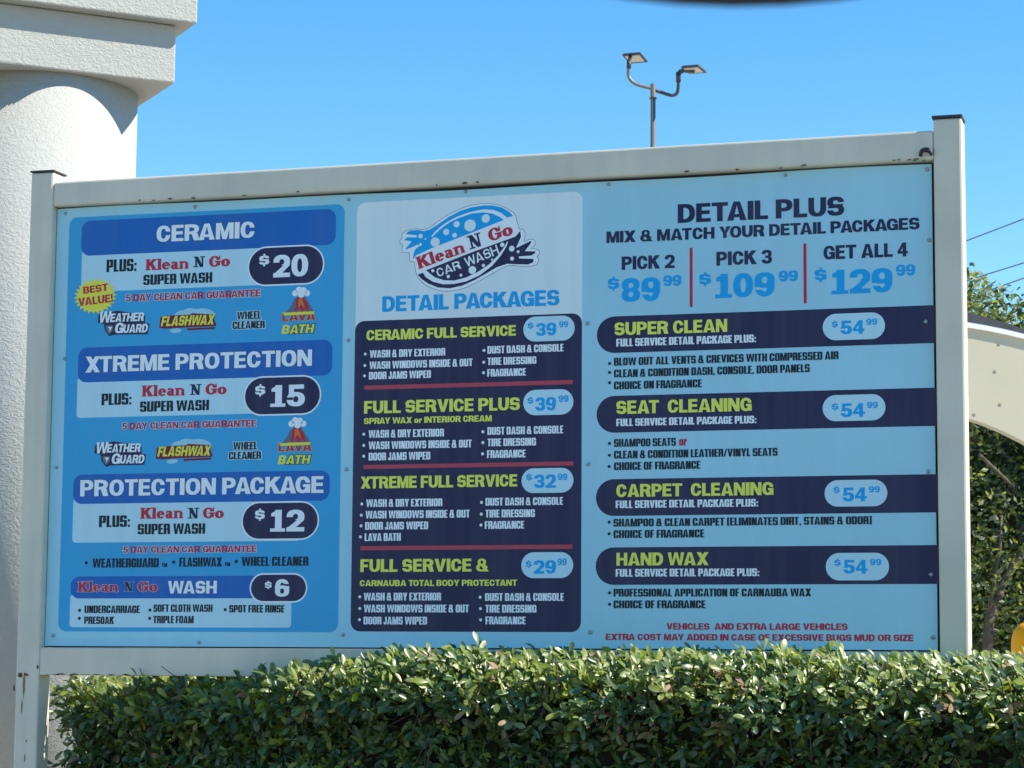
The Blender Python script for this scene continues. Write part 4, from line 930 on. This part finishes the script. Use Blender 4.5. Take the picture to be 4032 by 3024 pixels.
def surf(x, s):
    """s in 0..1: 0 = low on the front face, ~.55 = crest shoulder, 1 = back of the top; returns point, outward normal"""
    f_, c_ = front(x), crest(x); r_ = .085 + .05 * ss(.8, 1.6, x)
    lowz = .55
    L1 = (c_ - r_) - lowz; L2 = r_ * PI / 2; L3 = BACK - .05 - (f_ + r_)
    t = s * (L1 + L2 + L3)
    if t < L1:
        z_ = lowz + t; rec = .08 * (1 - ss(c_ - r_ - .055 + .02 * noise.noise(Vector((x * 5, 1, 1))), c_ - r_ + .005, z_))
        return Vector((x, f_ + rec, z_)), Vector((0, -1, .05)).normalized()
    t -= L1
    if t < L2:
        a = t / r_; return Vector((x, f_ + r_ - r_ * math.cos(a), c_ - r_ + r_ * math.sin(a))), Vector((0, -math.cos(a), math.sin(a)))
    t -= L2; return Vector((x, f_ + r_ + t, c_)), Vector((0, 0, 1))
leaves = []; stems = []
def pick(lit):  # crest draws lighter leaves, front face darker ones: sun and shade put into leaf colour
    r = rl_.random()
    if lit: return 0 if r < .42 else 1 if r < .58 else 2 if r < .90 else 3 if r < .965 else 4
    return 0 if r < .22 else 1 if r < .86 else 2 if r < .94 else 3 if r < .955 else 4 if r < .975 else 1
nclump = 15500
for i in range(nclump):
    x = XL + (XR - XL) * (rl_.random() if i % 3 == 0 else rl_.random() * .52)
    p, n_ = surf(x, rl_.random())
    if p.z < ZB - .62 and rl_.random() < .6: continue
    dep = abs(rl_.gauss(0, .038)) - .012
    bump_ = .022 * noise.noise(Vector((x * 9, p.z * 9 + p.y * 9, 2)))
    p = p + n_ * (bump_ - dep) + Vector((0, rl_.gauss(0, .01), 0))
    if abs(x - XL) < .05 and n_.z < .3: n_ = (n_ + Vector((-.6, 0, 0))).normalized()
    upb = .55 + .55 * n_.z
    k = rl_.randint(4, 7); ax = (n_ + Vector((rl_.gauss(0, .35), rl_.gauss(0, .35), rl_.gauss(0, .3) + .35))).normalized()
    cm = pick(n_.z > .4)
    if n_.z > .2 and rl_.random() < .25: stems.append((p - ax * .05, p + ax * .012))
    for j in range(k):
        q = p + ax * (j - k / 2) * .0075
        ov = (ax * .75 + Vector((rl_.gauss(0, .6), rl_.gauss(0, .6), rl_.gauss(0, .5)))).normalized()
        if q.y < YB + .02 and q.y > YF - .02 and q.z > ZB - .075: continue
        if YF - .035 < q.y < YB + .022 and q.x < .02: continue
        if q.y > YF - .01 and q.y < YB + .01 and (q.z > ZB - .085): continue
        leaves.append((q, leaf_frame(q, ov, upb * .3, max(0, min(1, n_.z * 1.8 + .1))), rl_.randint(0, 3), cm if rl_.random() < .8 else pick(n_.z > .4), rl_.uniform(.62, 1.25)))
# end face at the left post
for i in range(700):
    p = Vector((XL + .02 + rl_.gauss(0, .02), rl_.uniform(.07, BACK - .05), rl_.uniform(.5, ZB - .10)))
    for j in range(4):
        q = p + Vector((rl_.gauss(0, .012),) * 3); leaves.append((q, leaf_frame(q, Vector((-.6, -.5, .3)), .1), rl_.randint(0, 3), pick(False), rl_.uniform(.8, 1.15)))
# a few long shoots that stick up above the clipped line
for (hx, hz, hy) in ((.315, .045, -.045), (.42, .03, -.05), (.34, .025, -.05), (.50, .025, -.05), (2.66, .035, -.1), (1.35, .02, -.25), (.9, .02, -.2), (1.1, .03, -.2)):
    base = Vector((hx, hy if hx < .6 else front(hx) + .10, crest(hx) - .01)); ax = Vector((rl_.gauss(0, .15), -.15, 1)).normalized()
    stems.append((base - ax * .04, base + ax * hz * .4))
    for j in range(9):
        q = base + ax * hz * (j / 9); an = j * 2.4; ov = (Vector((math.cos(an), math.sin(an) * .6 - .2, .8))).normalized()
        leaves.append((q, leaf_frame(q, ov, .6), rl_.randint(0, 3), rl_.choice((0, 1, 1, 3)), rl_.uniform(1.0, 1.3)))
# the 300 leaves that show largest are parts; the rest is one joined part
ci, cfw = CAM, fwd
def score(t):
    q, mm, vi, mi_, s_ = t; d = q - ci; z = d.dot(cfw); x_ = FPX * d.dot(RIGHT) / z + 2016; y_ = 1512 - FPX * d.dot(UP) / z
    if not (150 < x_ < 4020 and 2400 < y_ < 3010): return 0
    nrm = mm.to_3x3() @ Vector((0, 0, 1)); vd = -d.normalized()
    outw = max(0, (front(q.x) - q.y) + .02) + max(0, q.z - crest(q.x) + .005)
    return abs(nrm.dot(vd)) * s_ * (1 if outw > 0 else .3) * (1 + 20 * outw)
order = sorted(range(len(leaves)), key=lambda i: -score(leaves[i]))
top300 = set(order[:300])
LM = {}
def leaf_mesh(vi, mi_):
    if (vi, mi_) not in LM:
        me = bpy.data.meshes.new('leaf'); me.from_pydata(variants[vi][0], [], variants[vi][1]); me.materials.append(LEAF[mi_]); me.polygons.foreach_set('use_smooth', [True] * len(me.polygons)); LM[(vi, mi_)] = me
    return LM[(vi, mi_)]
V = []; F = []; MI = []
for i, (q, mm, vi, mi_, s_) in enumerate(leaves):
    if i in top300:
        o = bpy.data.objects.new('leaf', leaf_mesh(vi, mi_)); COL.objects.link(o); o.parent = hedge; o.matrix_local = mm @ Matrix.Scale(s_, 4)
        continue
    m3 = mm.to_3x3() * s_; vs, fs = variants[vi]; k = len(V)
    V.extend([tuple(m3 @ Vector(v) + q) for v in vs]); F.extend([tuple(a + k for a in f) for f in fs]); MI.extend([mi_] * len(fs))
me = bpy.data.meshes.new('foliage'); me.from_pydata(V, [], F)
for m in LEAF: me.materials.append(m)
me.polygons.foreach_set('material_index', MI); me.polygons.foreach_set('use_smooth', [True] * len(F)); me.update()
o = bpy.data.objects.new('foliage', me); COL.objects.link(o); o.parent = hedge; o['kind'] = 'stuff'
b = MB()
for a_, c_ in stems: b.tube([a_, (a_ + c_) / 2 + Vector((rl_.gauss(0, .003),) * 3), c_], [.0018, .0015, .001], 5)
for i in range(160):   # bare woody twigs that show through the shaded face
    x = rl_.uniform(.1, 4); y_ = front(x) + rl_.uniform(0, .03); z = ZB - rl_.uniform(.12, .55); p = Vector((x, y_, z)); d = Vector((rl_.gauss(0, .6), rl_.gauss(0, .15), 1)).normalized()
    b.tube([p, p + d * .05 + Vector((rl_.gauss(0, .006), 0, 0)), p + d * .10 + Vector((rl_.gauss(0, .012), 0, 0))], [.002, .0016, .001], 5)
o = b.build('twigs', MT['twig'], hedge); o['kind'] = 'stuff'
for x in (.4, 1.1, 1.9, 2.8, 3.7, 4.6, 5.3):
    b = MB(); b.tube([(x, .25, .05), (x + .03, .22, .45), (x - .05, .2, .85)], [.03, .022, .012], 8); b.build('stem', MT['bark'], hedge, smooth=True)

# ------------------------------------------------------------------ TREES beyond
def tree(loc_, h, crown_r, crown_z0, label, seed, nleaf, lsize, mats=(0, 1, 2), lean=(0, 0), trunks=1, cat='tree', name='tree', shell=.55, blobs=26, sq=1.0, trunk_r=.16):
    r = random.Random(seed); root = empty(name, loc_); tag(root, label, cat, 'trees behind the vaulted canopy')
    tips = []
    for t in range(trunks):
        a0 = r.uniform(0, 6.28); lx, ly = lean[0] + (0 if trunks == 1 else .9 * math.cos(a0)), lean[1] + (0 if trunks == 1 else .9 * math.sin(a0))
        pts = [Vector((lx * k / 6 * crown_r * .5 + r.gauss(0, .05) * k / 2, ly * k / 6 * crown_r * .5 + r.gauss(0, .05) * k / 2, h * .62 * k / 6)) for k in range(7)]
        b = MB(); b.tube(pts, [trunk_r * (1 - .11 * k) for k in range(7)], 10); tr = b.build('trunk', MT['bark'], root, smooth=True)
        b = MB()
        for k in range(12):
            p = pts[r.randint(2, 6)]; an = r.uniform(0, 6.28); L = crown_r * r.uniform(.45, .85); e = p + Vector((math.cos(an) * L, math.sin(an) * L, L * r.uniform(.25, .9)))
            mid = (p + e) / 2 + Vector((r.gauss(0, .1), r.gauss(0, .1), .12)); b.tube([p, mid, e], [trunk_r * .4, trunk_r * .25, .015], 7); tips.append(e)
        b.build('branch', MT['bark'], tr, smooth=True)
    cz = (crown_z0 + h) / 2; hz = (h - crown_z0) / 2
    cs = []
    for k in range(blobs):
        while True:
            v = Vector((r.uniform(-1, 1), r.uniform(-1, 1), r.uniform(-1, 1)))
            if shell < v.length < 1: break
        cs.append((Vector((v.x * crown_r * .85, v.y * crown_r * .85 * sq, cz + v.z * hz * .85)), r.uniform(.22, .42) * crown_r))
    V = []; F = []; MI = []
    for k in range(nleaf):
        c, rr = r.choice(cs); v = Vector((r.gauss(0, 1), r.gauss(0, 1), r.gauss(0, 1))).normalized() * rr * r.uniform(.55, 1.05)
        p = c + Vector((v.x, v.y, v.z * .75))
        d = Vector((r.gauss(0, 1), r.gauss(0, 1), r.gauss(0, .6) - .2)).normalized(); w = d.orthogonal().normalized(); w = (Quaternion(d, r.uniform(0, 6.28)) @ w) if False else w
        w.rotate(Quaternion(d, r.uniform(0, 6.28))); L = lsize * r.uniform(.7, 1.4); nn = d.cross(w)
        i = len(V); V += [tuple(p), tuple(p + d * L * .5 + w * L * .27), tuple(p + d * L - nn * L * .12), tuple(p + d * L * .5 - w * L * .27)]
        F += [(i, i + 1, i + 2), (i, i + 2, i + 3)]; m_ = r.choices(mats, (5, 3, 3))[0]; MI += [m_, m_]
    me = bpy.data.meshes.new('crown'); me.from_pydata(V, [], F)
    for m in TLEAF: me.materials.append(m)
    me.polygons.foreach_set('material_index', MI); me.update(); o = bpy.data.objects.new('crown', me); COL.objects.link(o); o.parent = root
    return root
# the one whose lit top shows above the canopy
pt = at(3860, 1120, 24.0)
tree((pt.x - 1.95, 24, 0), min(6.95, 1.15 + (pt.z - 1.45) / .78), 2.5, 1.6, 'tall pale green tree whose sunlit top shows above the vaulted canopy', 4, 60000, .10, mats=(0, 2, 2))
pt = at(4032, 1280, 30.0)
tree((pt.x + 2.2, 30, 0), pt.z + .1, 2.8, 1.8, 'distant green tree just showing over the roof at the right edge', 11, 30000, .12)
# dense thicket seen under the canopy arch
pt = at(3940, 1900, 17.0)
tree((pt.x - .3, 17.2, 0), 4.6, 2.3, .35, 'dense dark tree with leaning trunks seen under the canopy arch', 8, 90000, .065, trunks=3, shell=.2, blobs=46, trunk_r=.07)
tree((pt.x + 4.0, 17.4, 0), 7.5, 2.5, .3, 'bushy dark green tree out of view right of the canopy arch, enlarged to shade the thicket', 9, 40000, .09, trunks=2, shell=.2, blobs=40, trunk_r=.08)  # unseen; made tall and wide on the sun side to shade the thicket
tree((pt.x - 4.2, 18.0, 0), 3.6, 2.2, .3, 'bushy dark green tree hidden behind the price board', 15, 30000, .09, trunks=2, shell=.2, blobs=36, trunk_r=.08)
b = MB(); p0, p1, p2 = at(3895, 2440, 15.2), at(3950, 2290, 15.3), at(4040, 2150, 15.4)
root = empty('bare_leaning_trunk', (p0.x, 15.2, 0)); tag(root, 'pale bare branching trunk leaning to the right in front of the dark tree', 'tree trunk')
q = [Vector((-.12, 0, 0)), p0 - root.location, p1 - root.location, p2 - root.location, p2 - root.location + Vector((.4, .1, .7))]
b.tube(q, [.055, .045, .04, .035, .02], 10); tk = b.build('trunk', MT['bark'], root, smooth=True)
b = MB(); s0 = q[1]; b.tube([s0 + Vector((-.02, 0, -.15)), s0 + Vector((.03, 0, .25)), s0 + Vector((.10, 0, .6)), s0 + Vector((.12, 0, .9))], [.02, .018, .014, .008], 8); b.build('branch', MT['bark'], tk, smooth=True)
bpy.context.view_layer.update()
